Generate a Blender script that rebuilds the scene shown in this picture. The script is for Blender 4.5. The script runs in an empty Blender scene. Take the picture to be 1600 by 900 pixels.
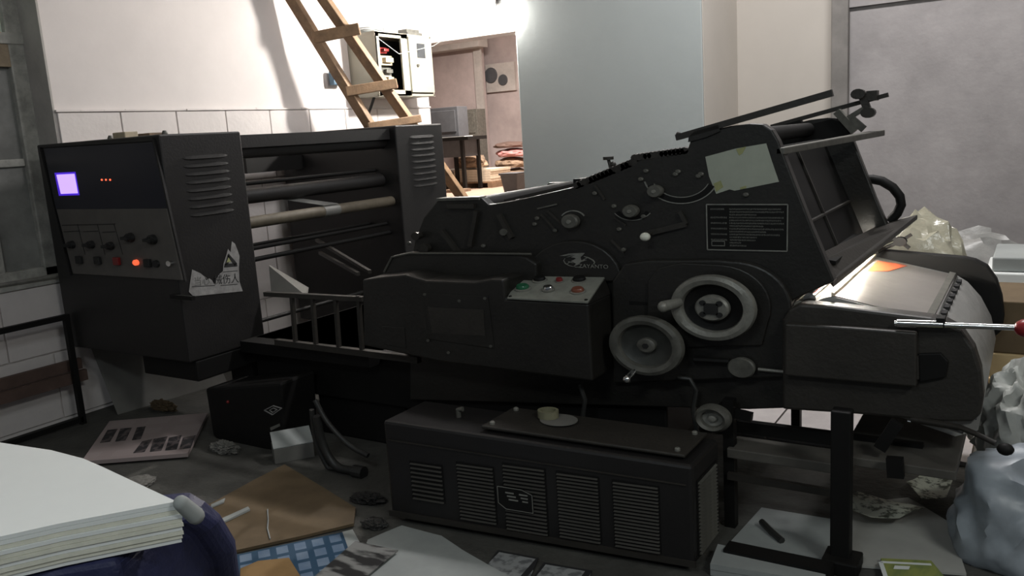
import bpy, bmesh, math, random
from mathutils import Vector, Matrix, noise
random.seed(7)
C = bpy.context.scene.collection
sc = bpy.context.scene
# ---------------------------------------------------------------- camera, world, lights, exposure
F = 1302.4; YAW, PIT, ROL = [math.radians(a) for a in (32.63, 10.38, -3.68)]; H = 1.5
fw = Vector((-math.sin(YAW)*math.cos(PIT), math.cos(YAW)*math.cos(PIT), -math.sin(PIT)))
r0 = Vector((math.cos(YAW), math.sin(YAW), 0)); u0 = r0.cross(fw)
rt = math.cos(ROL)*r0+math.sin(ROL)*u0; up = -math.sin(ROL)*r0+math.cos(ROL)*u0
EYE = Vector((0, 0, H))
cd = bpy.data.cameras.new('camera'); cam = bpy.data.objects.new('camera', cd); C.objects.link(cam)
cam.matrix_world = Matrix(((rt.x, up.x, -fw.x, 0), (rt.y, up.y, -fw.y, 0), (rt.z, up.z, -fw.z, H), (0, 0, 0, 1)))
cd.sensor_width = 36; cd.lens = F/1600*36; cd.clip_start = .05
sc.camera = cam
w = bpy.data.worlds.new('world'); sc.world = w; w.use_nodes = True
w.node_tree.nodes['Background'].inputs[0].default_value = (.62, .72, .8, 1)
w.node_tree.nodes['Background'].inputs[1].default_value = .13
sc.view_settings.view_transform = 'Standard'; sc.view_settings.look = 'None'
sc.view_settings.exposure = 0; sc.view_settings.gamma = 1
try: sc.view_settings.use_curve_mapping = False
except Exception: pass
def area(name, loc, target, sx, sy, power, col):
    l = bpy.data.lights.new(name, 'AREA'); l.shape = 'RECTANGLE'; l.size = sx; l.size_y = sy; l.energy = power; l.color = col
    o = bpy.data.objects.new(name, l); C.objects.link(o); o.location = loc
    o.rotation_euler = (Vector(target)-Vector(loc)).to_track_quat('-Z', 'Y').to_euler(); return o
area('fill_light', (-.7, -1.0, 3.3), (-1.2, 0, 0), 1.2, .3, 27, (.88, .97, 1))  # unseen area light, added as fill over the foreground
area('fill_light_back', (-.9, 4.5, 4.0), (-.9, 4.9, 0), 1.4, .3, 100, (.99, .97, .97))  # unseen area light, added to brighten the back walls and pillar
area('fill_light_right', (2.2, .6, 3.5), (.2, 2.6, .6), 1.2, .3, 42, (.96, 1, .97))  # unseen area light, added to brighten the right end of the press
area('back_room_light', (-7.6, 12.0, 3.9), (-7.6, 12.4, 0), 1.4, .4, 480, (1, .89, .81))

# ---------------------------------------------------------------- helpers
def ray(px, py): return fw*F+rt*(px-800)-up*(py-450)
def ony(px, py, Y): d = ray(px, py); return EYE+d*(Y/d.y)          # point on a plane facing along the aisle
def onx(px, py, X): d = ray(px, py); return EYE+d*(X/d.x)
def onz(px, py, z=0.): d = ray(px, py); return EYE+d*((z-H)/d.z)

def mat(name, col, rough=.6, metal=0., var=.25, scale=8., bump=0., col2=None, spec=.5, bscale=None, fac=None):
    m = bpy.data.materials.new(name); m.use_nodes = True; nt = m.node_tree; b = nt.nodes['Principled BSDF']
    b.inputs['Roughness'].default_value = rough; b.inputs['Metallic'].default_value = metal
    b.inputs['Specular IOR Level'].default_value = spec
    tc = nt.nodes.new('ShaderNodeTexCoord'); n = nt.nodes.new('ShaderNodeTexNoise')
    n.inputs['Scale'].default_value = scale; n.inputs['Detail'].default_value = 6; n.inputs['Roughness'].default_value = .65
    nt.links.new(tc.outputs['Object'], n.inputs['Vector'])
    r = nt.nodes.new('ShaderNodeValToRGB'); c2 = col2 or tuple(c*(1-var) for c in col)
    lo, hi = fac or (.35, .65)
    r.color_ramp.elements[0].position = lo; r.color_ramp.elements[1].position = hi
    r.color_ramp.elements[0].color = (*c2, 1); r.color_ramp.elements[1].color = (*col, 1)
    nt.links.new(n.outputs['Fac'], r.inputs['Fac']); nt.links.new(r.outputs['Color'], b.inputs['Base Color'])
    if bump:
        n2 = nt.nodes.new('ShaderNodeTexNoise'); n2.inputs['Scale'].default_value = bscale or scale*6; n2.inputs['Detail'].default_value = 4
        nt.links.new(tc.outputs['Object'], n2.inputs['Vector'])
        bp = nt.nodes.new('ShaderNodeBump'); bp.inputs['Strength'].default_value = bump; bp.inputs['Distance'].default_value = .02
        nt.links.new(n2.outputs['Fac'], bp.inputs['Height']); nt.links.new(bp.outputs['Normal'], b.inputs['Normal'])
    return m
def emit(name, col, s):
    m = bpy.data.materials.new(name); m.use_nodes = True; b = m.node_tree.nodes['Principled BSDF']
    b.inputs['Base Color'].default_value = (*col, 1); b.inputs['Emission Color'].default_value = (*col, 1); b.inputs['Emission Strength'].default_value = s
    return m
def printmat(name, paper, ink, sx, sy, lo=.5, hi=.56, tiles=None):
    m = mat(name, paper, .7); nt = m.node_tree; b = nt.nodes['Principled BSDF']
    tc = nt.nodes.new('ShaderNodeTexCoord'); mp = nt.nodes.new('ShaderNodeMapping'); mp.inputs['Scale'].default_value = (sx, sy, 1)
    nt.links.new(tc.outputs['Object'], mp.inputs['Vector'])
    n = nt.nodes.new('ShaderNodeTexNoise'); n.inputs['Scale'].default_value = 1; n.inputs['Detail'].default_value = 5
    nt.links.new(mp.outputs['Vector'], n.inputs['Vector'])
    r = nt.nodes.new('ShaderNodeValToRGB'); r.color_ramp.elements[0].position = lo; r.color_ramp.elements[1].position = hi
    r.color_ramp.elements[0].color = (*ink, 1); r.color_ramp.elements[1].color = (*paper, 1)
    nt.links.new(n.outputs['Fac'], r.inputs['Fac'])
    out = r.outputs['Color']
    if tiles:
        tw, th, mo, mcol = tiles
        mp2 = nt.nodes.new('ShaderNodeMapping'); nt.links.new(tc.outputs['Object'], mp2.inputs['Vector'])
        bk = nt.nodes.new('ShaderNodeTexBrick'); bk.offset = 0; bk.inputs['Scale'].default_value = 1
        bk.inputs['Brick Width'].default_value = tw; bk.inputs['Row Height'].default_value = th; bk.inputs['Mortar Size'].default_value = mo
        bk.inputs['Mortar'].default_value = (*mcol, 1); bk.inputs['Mortar Smooth'].default_value = 0.02
        nt.links.new(mp2.outputs['Vector'], bk.inputs['Vector']); nt.links.new(out, bk.inputs['Color1']); nt.links.new(out, bk.inputs['Color2'])
        out = bk.outputs['Color']
    nt.links.new(out, b.inputs['Base Color']); return m

M = dict(
 press=mat('press_paint', (.020, .0185, .016), .42, 0, .3, 5, .08, bscale=60),
 press2=mat('press_paint_dusty', (.035, .031, .026), .5, 0, .35, 4, .1, bscale=60),
 dark=mat('black_iron', (.008, .0076, .0072), .6, .0, .3, 7, spec=.25),
 cab=mat('cabinet_paint', (.013, .0118, .0116), .5, 0, .2, 6, .05, bscale=90),
 navy=mat('display_window', (.010, .011, .022), .22, 0, .1, 4),
 steel=mat('worn_steel', (.27, .265, .235), .42, .25, .35, 14, .1),
 slat=mat('slat_paint', (.06, .057, .05), .5, 0, .2, 9),
 wheeldark=mat('wheel_face_paint', (.05, .052, .046), .45, .1, .35, 16),
 steeldull=mat('dusty_steel', (.13, .127, .11), .5, .1, .4, 22),
 chrome=mat('chrome', (.75, .75, .74), .14, 1, .1, 10),
 plate=mat('printing_plate', (.46, .44, .41), .30, .8, .18, 6, .05),
 panelgrey=mat('panel_grey', (.105, .096, .088), .5, 0, .2, 9),
 ctl=mat('control_plate', (.33, .34, .30), .42, .2, .25, 16),
 tube=mat('card_tube', (.12, .10, .07), .7, 0, .3, 18),
 tape=mat('tape_strip', (.16, .16, .15), .5, 0, .2, 8),
 label=mat('label_paper', (.34, .33, .32), .8, 0, .35, 26),
 note=mat('note_paper', (.40, .43, .36), .75, 0, .15, 7),
 noteglue=mat('note_glue', (.36, .37, .17), .7, 0, .25, 16),
 ink=mat('label_ink', (.02, .02, .02), .7),
 etched=mat('etched_metal', (.30, .30, .27), .45, .3, .3, 30),
 white=mat('white_enamel', (.80, .80, .70), .25, 0, .05, 5),
 wallw=mat('white_plaster', (.74, .69, .67), .85, 0, .07, 2.2, .035, bscale=26, fac=(.3, .6)),
 wallpanel=mat('painted_block', (.72, .67, .65), .8, 0, .1, 3, .1, bscale=22),
 wallgrey=mat('grey_plaster', (.40, .375, .37), .85, 0, .24, 2.4, .15, bscale=16),
 bluegrey=mat('bluegrey_paint', (.40, .435, .43), .7, 0, .06, 1.3, .05, bscale=20),
 cream=mat('cream_plaster', (.53, .49, .44), .85, 0, .06, 2),
 pilaster=mat('pilaster_grey', (.48, .455, .43), .85, 0, .2, 4, .15),
 pilasterdark=mat('dark_pilaster', (.24, .225, .21), .85, 0, .25, 5),  # darker grey than the other pilasters
 pinkwall=mat('pinkish_plaster', (.50, .43, .42), .85, 0, .3, 1.2, .05),
 ceil=mat('ceiling_white', (.55, .53, .51), .9, 0, .1, 2),
 floor=mat('concrete_floor', (.085, .083, .074), .75, 0, .45, 3.2, .3, bscale=30),
 floortan=mat('tan_floor', (.40, .29, .22), .7, 0, .2, 3),
 wood=mat('raw_pine', (.33, .205, .115), .65, 0, .4, 12, .1),
 woodend=mat('dark_pine', (.22, .14, .08), .7, 0, .3, 10),  # darker pine, for the pallet runners
 plank=mat('red_brown_plank', (.12, .075, .06), .7, 0, .3, 9),
 ebox=mat('beige_enamel', (.33, .32, .26), .5, 0, .1, 5),
 eboxin=mat('box_inside', (.05, .052, .055), .8, 0, .3, 20, spec=.08),
 breaker=mat('breaker_beige', (.5, .42, .3), .5, 0, .2, 20),
 red=mat('red_plastic', (.25, .02, .02), .35),
 redball=mat('red_ball', (.30, .02, .025), .3),
 green=mat('green_lens', (.03, .16, .08), .2),
 orange=mat('orange_lens', (.22, .07, .04), .3),
 paper=mat('white_paper', (.78, .80, .78), .75, 0, .03, 5),
 paperedge=mat('paper_edge', (.74, .73, .62), .8, 0, .12, 40),
 papergrey=mat('grey_paper', (.34, .36, .35), .8, 0, .15, 5),  # greyer than the white paper
 greyboard=mat('grey_floor_board', (.42, .415, .385), .85, 0, .15, 4),
 board=mat('grey_board', (.17, .165, .15), .85, 0, .2, 4),
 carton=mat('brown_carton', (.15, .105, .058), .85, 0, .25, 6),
 cartontan=mat('tan_carton', (.62, .46, .25), .8, 0, .15, 5),  # lighter tan card of the stacked cartons
 cartonred=mat('orange_carton', (.27, .16, .06), .85, 0, .2, 8),
 bluecloth=mat('navy_wrap', (.022, .026, .085), .6, 0, .35, 7, .2),
 plastic=mat('milky_plastic', (.36, .40, .44), .4, 0, .3, 3, .12, bscale=5),
 plasticw=mat('white_plastic_bag', (.50, .51, .48), .45, 0, .2, 5, .2, bscale=9),
 yellowpl=mat('yellowed_film', (.42, .40, .31), .22, 0, .15, 6, .5, bscale=12),
 greyfilm=mat('grey_film', (.33, .325, .31), .4, 0, .2, 5, .4, bscale=10),
 hose=mat('grey_hose', (.03, .03, .028), .5, 0, .3, 20),
 rubber=mat('black_rubber', (.012, .012, .012), .6),
 bundle=mat('brown_bundle', (.30, .21, .14), .8, 0, .6, 6, .4),
 pink=mat('pink_cloth', (.55, .25, .24), .8, 0, .3, 8),
 creamstack=mat('cream_sheets', (.72, .62, .48), .8, 0, .25, 12),
 binm=mat('grey_bin', (.075, .08, .088), .5, 0, .2, 8),
 glass=mat('dusty_glass', (.30, .30, .285), .35, 0, .4, 3.5, .05),
 paneg=mat('frosted_pane', (.82, .92, .80), .4, 0, .1, 3),
 sill=mat('brown_sill', (.32, .25, .17), .8, 0, .4, 10),
 winframe=mat('old_window_frame', (.50, .49, .45), .7, 0, .4, 12),
 slab=mat('grimy_board', (.10, .092, .08), .7, 0, .35, 6),
 lime=mat('lime_print', (.30, .33, .08), .6, 0, .2, 14),
 reflorange=mat('orange_reflection', (.62, .13, .05), .35, .2, .3, 18),  # colour of the orange reflection painted on the plate
 screen=emit('violet_screen', (.62, .42, 1.0), 1.05),
 screenhalo=emit('violet_screen_halo', (.10, .03, .9), .45),  # blue halo of the screen's glow, as an emissive colour
 ledred=emit('red_led', (1, .12, .05), 2.2),
 lampred=emit('red_lamp', (1, .13, .05), 1.1),
 bulb=emit('bulb_glow', (1, .95, .89), 1700),
 tubeglow=emit('work_lamp_glow', (1, .95, .84), 190),
)

class B:                                                            # collects shapes, then links them as ONE mesh object
    def __init__(s): s.bm = bmesh.new()
    def box(s, a, b):
        vs = [s.bm.verts.new((x, y, z)) for x in (a[0], b[0]) for y in (a[1], b[1]) for z in (a[2], b[2])]
        for f in ((0, 1, 3, 2), (4, 6, 7, 5), (0, 4, 5, 1), (2, 3, 7, 6), (0, 2, 6, 4), (1, 5, 7, 3)): s.bm.faces.new([vs[i] for i in f])
        return s
    def prism(s, pts, vec):
        pts = [Vector(p) for p in pts]; vec = Vector(vec)
        lo = [s.bm.verts.new(p) for p in pts]; hi = [s.bm.verts.new(p+vec) for p in pts]; n = len(pts)
        s.bm.faces.new(lo); s.bm.faces.new(list(reversed(hi)))
        for i in range(n): s.bm.faces.new((lo[i], hi[i], hi[(i+1) % n], lo[(i+1) % n]))
        return s
    def loft(s, rings, caps=True):
        R = [[s.bm.verts.new(p) for p in r] for r in rings]; n = len(R[0])
        for a, b in zip(R, R[1:]):
            for i in range(n): s.bm.faces.new((a[i], a[(i+1) % n], b[(i+1) % n], b[i]))
        if caps: s.bm.faces.new(list(reversed(R[0]))); s.bm.faces.new(R[-1])
        return s
    def tube(s, path, r, n=10):
        P = [Vector(p) for p in path]; rings = []; prev = None
        for i, p in enumerate(P):
            t = (P[min(i+1, len(P)-1)]-P[max(i-1, 0)]).normalized()
            if prev is None: a = t.orthogonal().normalized()
            else: a = (prev-t*prev.dot(t)).normalized()
            prev = a; b = t.cross(a); rr = r[i] if isinstance(r, (list, tuple)) else r
            rings.append([p+(a*math.cos(2*math.pi*k/n)+b*math.sin(2*math.pi*k/n))*rr for k in range(n)])
        return s.loft(rings)
    def bar(s, p, q, wd, ht, upv=(0, 0, 1)):
        p, q = Vector(p), Vector(q); t = (q-p).normalized(); sd = t.cross(Vector(upv)).normalized(); u = sd.cross(t)
        c = [sd*wd/2+u*ht/2, -sd*wd/2+u*ht/2, -sd*wd/2-u*ht/2, sd*wd/2-u*ht/2]
        return s.loft([[p+k for k in c], [q+k for k in c]])
    def turn(s, c, prof, n=32, ax=(0, -1, 0), sx=1.33, close=False):  # lathe round an axis; sx widens it sideways as the photograph does
        c = Vector(c); ax = Vector(ax).normalized()
        sd = Vector((1, 0, 0)) if abs(ax.x) < .9 else Vector((0, 1, 0))
        sd = (sd-ax*sd.dot(ax)).normalized(); u = ax.cross(sd); rings = []
        for r, h in prof: rings.append([c+ax*h+sd*math.cos(2*math.pi*k/n)*r*sx+u*math.sin(2*math.pi*k/n)*r for k in range(n)])
        if close: rings.append(rings[0])
        return s.loft(rings, not close)
    def ball(s, c, rx, ry=None, rz=None, n=14):
        ry = ry or rx; rz = rz or rx; rings = []
        for i in range(n//2+1):
            a = math.pi*i/(n//2); a = min(max(a, .05), math.pi-.05)
            rings.append([Vector(c)+Vector((math.sin(a)*math.cos(2*math.pi*k/n)*rx, math.sin(a)*math.sin(2*math.pi*k/n)*ry, -math.cos(a)*rz)) for k in range(n)])
        return s.loft(rings)
    def build(s, name, m, parent=None, bevel=0, smooth=False, weld=True):
        bm = s.bm
        if weld: bmesh.ops.remove_doubles(bm, verts=bm.verts, dist=1e-5)
        bmesh.ops.recalc_face_normals(bm, faces=bm.faces)
        org = Vector((0, 0, 0)); q = parent
        if q is not None and q.get('_o') is None:
            r = q
            while r.parent: r = r.parent
            org = Vector(r.get('_org', (0, 0, 0)))
        bmesh.ops.translate(bm, verts=bm.verts, vec=-org)
        me = bpy.data.meshes.new(name); bm.to_mesh(me); bm.free()
        me.materials.append(M[m] if isinstance(m, str) else m)
        if smooth:
            for p in me.polygons: p.use_smooth = True
            try: me.set_sharp_from_angle(angle=math.radians(38))
            except Exception: pass
        o = bpy.data.objects.new(name, me); C.objects.link(o)
        if parent: o.parent = parent
        if bevel:
            b = o.modifiers.new('bevel', 'BEVEL'); b.width = bevel; b.segments = 2; b.limit_method = 'ANGLE'
        return o
def tag(o, label=None, cat=None, group=None, kind=None):
    if label: o['label'] = label
    if cat: o['category'] = cat
    if group: o['group'] = group
    if kind: o['kind'] = kind
    return o
def thing(name, loc, label, cat, group=None, rz=0):
    o = bpy.data.objects.new(name, None); C.objects.link(o); o.location = loc; o.rotation_euler.z = rz
    o['_org'] = tuple(loc) if not rz else (0, 0, 0); o.empty_display_size = .1
    return tag(o, label, cat, group)
def same(o, parent, off, rot=None):                                 # another alike piece that shares the mesh
    c = o.copy(); C.objects.link(c); c.parent = parent; c.location = Vector(o.location)+Vector(off); return c
def solo(b, name, m, label, cat, group=None, **k):                  # a thing that is one mesh: origin put at its base
    o = b.build(name, m, None, **k); me = o.data
    lo = Vector([min(v.co[i] for v in me.vertices) for i in range(3)]); hi = Vector([max(v.co[i] for v in me.vertices) for i in range(3)])
    c = Vector(((lo.x+hi.x)/2, (lo.y+hi.y)/2, lo.z)); me.transform(Matrix.Translation(-c)); o.location = c
    return tag(o, label, cat, group)
def struct(b, name, m, parent=None, **k):
    o = b.build(name, m, parent, **k)
    if not parent: o['kind'] = 'structure'
    return o
def text(body, size, m, org, xd, nd, parent, name='lettering', depth=.0008, align='CENTER', sx=1.):
    cu = bpy.data.curves.new(name, 'FONT'); cu.body = body; cu.size = size; cu.align_x = align; cu.align_y = 'CENTER'; cu.extrude = depth
    t = bpy.data.objects.new('tmp', cu); C.objects.link(t)
    me = bpy.data.meshes.new_from_object(t.evaluated_get(bpy.context.evaluated_depsgraph_get())); bpy.data.objects.remove(t); bpy.data.curves.remove(cu)
    xd = Vector(xd).normalized(); nd = Vector(nd).normalized(); yd = nd.cross(xd)
    mt = Matrix(((xd.x*sx, yd.x, nd.x, org[0]), (xd.y*sx, yd.y, nd.y, org[1]), (xd.z*sx, yd.z, nd.z, org[2]), (0, 0, 0, 1)))
    me.transform(mt)
    r = parent
    while r.parent: r = r.parent
    me.transform(Matrix.Translation(-Vector(r['_org'])))
    me.materials.clear(); me.materials.append(M[m]); o = bpy.data.objects.new(name, me); C.objects.link(o); o.parent = parent; return o
def crumple(c, rx, ry, rz, seed, amt=.35, sub=5, flat=True, freq=2.2, fine=.05):
    b = B(); bmesh.ops.create_icosphere(b.bm, subdivisions=sub, radius=1)
    for v in b.bm.verts:
        d = v.co.normalized(); n = noise.fractal(d*freq+Vector((seed, seed*2.3, 0)), .9, 2.2, 4)
        rg = abs(noise.noise(d*freq*1.9+Vector((0, seed, 7))))
        k = 1+amt*(n*.6-rg*.9)
        v.co = Vector((d.x*rx*k, d.y*ry*k, d.z*rz*k))*(1+fine*noise.noise(d*14+Vector((seed, 0, 0))))
        if flat: v.co.z = max(v.co.z, -rz*.55)
        v.co += Vector(c)+Vector((0, 0, rz*.55 if flat else 0))
    return b
def sheet(name, px, z, th, m, label, cat, group=None, curl=.0, seed=0):
    P = [onz(x, y, z) for x, y in px]; o0 = P[0]; e = P[1]-P[0]; a = math.atan2(e.y, e.x); R = Matrix.Rotation(-a, 3, 'Z')
    b = B(); b.prism([R@(p-o0) for p in P], (0, 0, th))
    if curl:
        top = [f for f in b.bm.faces]
        bmesh.ops.triangulate(b.bm, faces=top)
        bmesh.ops.subdivide_edges(b.bm, edges=b.bm.edges, cuts=4, use_grid_fill=True)
        for v in b.bm.verts:
            v.co.z += curl*(.5+.5*noise.noise(Vector((v.co.x*5+seed, v.co.y*5, seed))))
    o = b.build(name, m); o.location = o0; o.rotation_euler.z = a; return tag(o, label, cat, group)

# ================================================================ THE SETTING
WX = -4.85                                                           # left wall face
b = B(); b.box((-5.6, -2.5, -.1), (4, 6.5, 0)); struct(b, 'floor', 'floor')
b = B(); b.box((-14, 6.5, -.1), (4, 16.5, .58)); struct(b, 'floor_back_room', 'floortan')
b = B(); b.box((-14, -2.5, 4.2), (4, 16.5, 4.3)); struct(b, 'ceiling', 'ceil')
WY = 2.79                                                            # the window recess ends here
b = B(); b.box((-5.35, WY, 0), (WX, 6.35, 4.2)); b.box((-5.35, -2.5, 0), (WX, WY, .82)); b.box((-5.35, -2.5, 3.0), (WX, WY, 4.2)); b.box((-5.35, -2.5, .82), (WX, .6, 3.0))
wl = struct(b, 'wall_left', 'wallw')
first = None                                                         # painted blocks below the ledge line
for r, (z0, z1) in enumerate(((.02, .42), (.42, .82), (.82, 1.3), (1.3, 1.795))):
    y = 1.1 if r < 2 else WY+.005
    k = 0
    while y < 6.3:
        y1 = min(y+(.40 if (k or r % 2) else .25), 6.345)
        q = B(); q.box((WX, y+.004, z0+.004), (WX+.012+random.random()*.004, y1-.004, z1-.004)); q.build('block', 'wallpanel', wl, bevel=.003); y = y1; k += 1
q = B()
for i in range(24): q.box((WX, WY+i*.148, 1.797), (WX+.016+random.random()*.008, WY+(i+1)*.148, 1.806+random.random()*.004))
q.build('ledge', 'wallpanel', wl)
# window in the recess
wx = -5.08
wn = tag(bpy.data.objects.new('window_1', None), kind='structure'); C.objects.link(wn); wn['_org'] = (0, 0, 0)
b = B()
zt = onx(10, 62, wx).z; zb = onx(10, 86, wx).z
b.box((wx-.06, .6, zt-.03), (wx+.05, WY, zt+.035)); b.box((wx-.06, WY-.10, .82), (wx+.04, WY, 3.0)); b.box((wx-.06, .6, .82), (wx+.04, WY, .9)); b.box((wx-.06, .6, 2.94), (wx+.04, WY, 3.0)); b.box((wx-.06, .6, .82), (wx+.04, .7, 3))
for yy in (2.42, 1.85, 1.25): b.box((wx-.03, yy, .86), (wx+.03, yy+.05, zb-.06))
b.box((wx-.03, .6, 1.5), (wx+.02, WY-.1, 1.545))
b.build('window_frame', 'winframe', wn, bevel=.006)
B().box((wx-.05, .6, zb-.07), (wx+.04, WY-.1, zt-.03)).build('transom', 'sill', wn)
B().box((wx-.02, .7, zt+.03), (wx, WY-.1, 2.95)).build('pane', 'paneg', wn)
y0 = .7
for yy in (1.25, 1.85, 2.42, 2.69):
    for z0, z1 in ((.9, 1.5), (1.545, zb-.07)): B().box((wx-.015, y0, z0), (wx, yy, z1)).build('pane', 'glass', wn)
    y0 = yy+.05
b = B(); b.box((-5.1, .6, .82), (WX+.03, WY+.0, .85)); struct(b, 'trim_1', 'winframe', bevel=.006)
b = B(); b.box((-5.1, WY-.012, .85), (WX+.004, WY, 3.0)); struct(b, 'trim_2', 'pilaster')
# lintel over the opening to the back room, grey-blue pillar, back wall
zl = onx(700, 62, WX).z
zl = ony(710, 62, 6.35).z
b = B(); b.box((-14, 6.36, zl), (-3.4, 6.6, 4.2)); struct(b, 'wall_lintel', 'wallw')
b = B(); b.box((ony(640, 0, 6.1).x, 6.05, 2.80), (ony(736, 10, 6.1).x, 6.30, 3.2)); struct(b, 'trim_3', 'pilaster')
b = B(); b.box((-3.41, 5.6, 0), (-1.95, 6.34, 4.2)); struct(b, 'wall_pillar', 'bluegrey', bevel=.01)
b = B(); b.box((-1.95, 5.602, 0), (-1.942, 6.34, 4.2)); struct(b, 'trim_8', 'cream')
b = B(); b.box((-1.95, 6.34, 0), (-1.2, 6.6, 4.2)); struct(b, 'wall_back', 'cream')
b = B(); b.box((-1.255, 6.22, 0), (-1.145, 6.34, 4.2)); struct(b, 'trim_4', 'pilasterdark', bevel=.008)
b = B(); b.box((-1.145, 6.28, 0), (4, 6.6, 4.2)); struct(b, 'wall_back_right', 'wallgrey')
b = B(); b.box((-1.145, 6.255, ony(1380, 5, 6.25).z), (4, 6.28, 4.2)); struct(b, 'trim_5', 'wallgrey')
b = B(); b.box((3.8, -2.5, 0), (4, 6.3, 4.2)); struct(b, 'wall_right', 'wallgrey')
# back room shell
FY = 15.2
b = B(); b.box((-14, FY, .58), (ony(746, 120, FY).x, FY+.3, 4.2)); struct(b, 'wall_back_room', 'pinkwall')
b = B(); b.box((ony(746, 120, FY).x-1.5, FY+.5, .58), (-3, FY+.8, 4.2)); struct(b, 'wall_back_room_recess', 'pinkwall')
b = B(); b.box((ony(744, 120, FY).x, FY-.06, .58), (ony(755, 120, FY).x, FY+.0, 4.2)); struct(b, 'trim_6', 'pilaster')
b = B(); b.box((-14, FY-.35, ony(700, 79, FY-.3).z), (ony(750, 79, FY-.3).x, FY, 4.2)); struct(b, 'trim_7', 'pilaster')
b = B(); b.box((-14.2, 6.5, .58), (-14, 16.5, 4.2)); struct(b, 'wall_back_room_left', 'pinkwall')
b = B(); b.box((-3.2, 6.6, .58), (-3, 16.5, 4.2)); struct(b, 'wall_back_room_right', 'pinkwall')

# ================================================================ LAMPS
lp = ony(780, 24, 5.61)
t = thing('hanging_bulb', lp, 'bare glowing bulb hanging beside the grey-blue pillar', 'lamp')
b = B(); b.ball(lp, .05, .05, .065); b.build('bulb', 'bulb', t, smooth=True)
b = B(); b.turn(lp+Vector((0, 0, .06)), [(.02, 0), (.024, .03), (.02, .08), (.006, .1)], 16, (0, 0, 1), 1); b.build('socket', 'dark', t, smooth=True)
b = B(); b.tube([lp+Vector((0, 0, .15)), (lp.x, lp.y, 4.2)], .006, 6); b.build('cord', 'rubber', t)

# ================================================================ PRINTING PRESS
YF, YB = 2.95, 3.95
pr = thing('printing_press', (-1.6, 3.45, 0), 'big black offset printing press with two handwheels and sloping side frames', 'printing press')
outline = [(640, 420), (648, 375), (662, 340), (683, 314), (690, 311), (752, 309), (764, 320), (800, 314), (850, 303), (900, 291), (945, 270), (1000, 250), (1060, 238), (1074, 232), (1080, 216), (1104, 206), (1140, 197), (1172, 193), (1192, 194), (1206, 203), (1216, 220), (1232, 262), (1268, 355), (1304, 440), (1262, 458), (1238, 470), (1226, 500), (1226, 638), (1170, 640), (640, 625)]
def side(Y, ol): return [ony(x, y, YF)+Vector((0, Y-YF, 0)) for x, y in ol]
b = B(); b.prism(side(YF, outline), (0, .05, 0)); b.build('side_frame', 'press', pr, bevel=.006)
far = [p for p in outline if p not in ((690, 311), (752, 309), (764, 320))]
b = B(); b.prism([p+Vector((.05 if p.x > -1.2 else 0, 0, 0)) for p in side(YB, far)], (0, .05, 0)); b.build('side_frame', 'press', pr, bevel=.006)
b = B(); b.box((-3.62, 2.99, .22), (-1.22, 3.92, .50)); b.box((-3.2, 3.02, 0), (-2.6, 3.9, .22)); b.box((-1.8, 3.02, 0), (-1.35, 3.9, .22)); b.build('base', 'dark', pr, bevel=.01)
b = B(); b.box((-2.35, 3.0, .5), (-.95, 3.95, .98)); b.build('cylinder_housing', 'dark', pr)
# raised mouldings on the near side frame
def arcp(cx, cy, rx, ry, a0, a1, n): return [(cx+rx*math.cos(math.radians(a0+(a1-a0)*i/n)), cy-ry*math.sin(math.radians(a0+(a1-a0)*i/n))) for i in range(n+1)]
cov = [(958, 600), (956, 440), (975, 412), (1010, 407)]+[(1120, 406)]+arcp(1140, 482, 96, 74, 90, 0, 10)+[(1236, 520), (1226, 590)]
b = B(); b.prism([ony(x, y, YF-.035) for x, y in cov], (0, .035, 0)); b.build('gear_cover', 'press', pr, bevel=.008)
cov2 = [(1010, 545), (1012, 440), (1030, 418), (1065, 411)]+arcp(1120, 482, 84, 68, 85, -20, 10)+[(1190, 540)]
b = B(); b.prism([ony(x, y, YF-.05) for x, y in cov2], (0, .015, 0)); b.build('gear_cover_plate', 'press', pr, bevel=.004)
arch = arcp(895, 440, 76, 64, 180, 0, 14)
b = B(); b.prism([ony(x, y, YF-.02) for x, y in arch], (0, .02, 0)); b.build('round_boss', 'press', pr, bevel=.006)
# low guard and the control box
gd = [(596, 440), (600, 418), (612, 400), (640, 394), (700, 394), (800, 397), (822, 402), (838, 412), (838, 440)]
b = B(); b.prism([ony(x, y, YF-.06) for x, y in gd], (0, .06, 0)); b.build('low_guard', 'press', pr, bevel=.008)
b = B(); b.tube([ony(x, y, YF-.065) for x, y in ((600, 425), (612, 402), (640, 396), (720, 396), (830, 397))], .005, 6); b.build('guard_edge', 'steeldull', pr)
YC = 2.74
cb = [(566, 436), (600, 432), (640, 429), (668, 438), (740, 441), (770, 436), (796, 436)]
pF = [ony(x, y, YC) for x, y in ((566, 437), (600, 432), (632, 429), (664, 438), (740, 441), (768, 436), (786, 437))]
pR = [ony(793, 468, YC), ony(919, 475, YC), ony(926, 596, YC), ony(690, 566, YC), ony(568, 540, YC)]
body = pF+[pR[0]+Vector((-.01, 0, 0))]+pR[1:]
b = B(); b.prism(body, (0, YF-YC, 0)); b.build('control_box', 'press', pr, bevel=.008)
tl, tr = ony(813, 434, YF-.02), ony(945, 436, YF-.02); bl, br = ony(793, 468, YC-.004), ony(919, 475, YC-.004)
wedge = [pR[0], pR[1], Vector((br.x, YF, br.z)), Vector((bl.x, YF, bl.z))]
b = B(); b.loft([[bl, br, br+Vector((0, .2, 0)), bl+Vector((0, .2, 0))], [bl, br, tr, tl]], True); b.build('box_shoulder', 'press', pr)
nrm = (br-bl).cross(tl-bl).normalized()
if nrm.y > 0: nrm = -nrm
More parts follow.
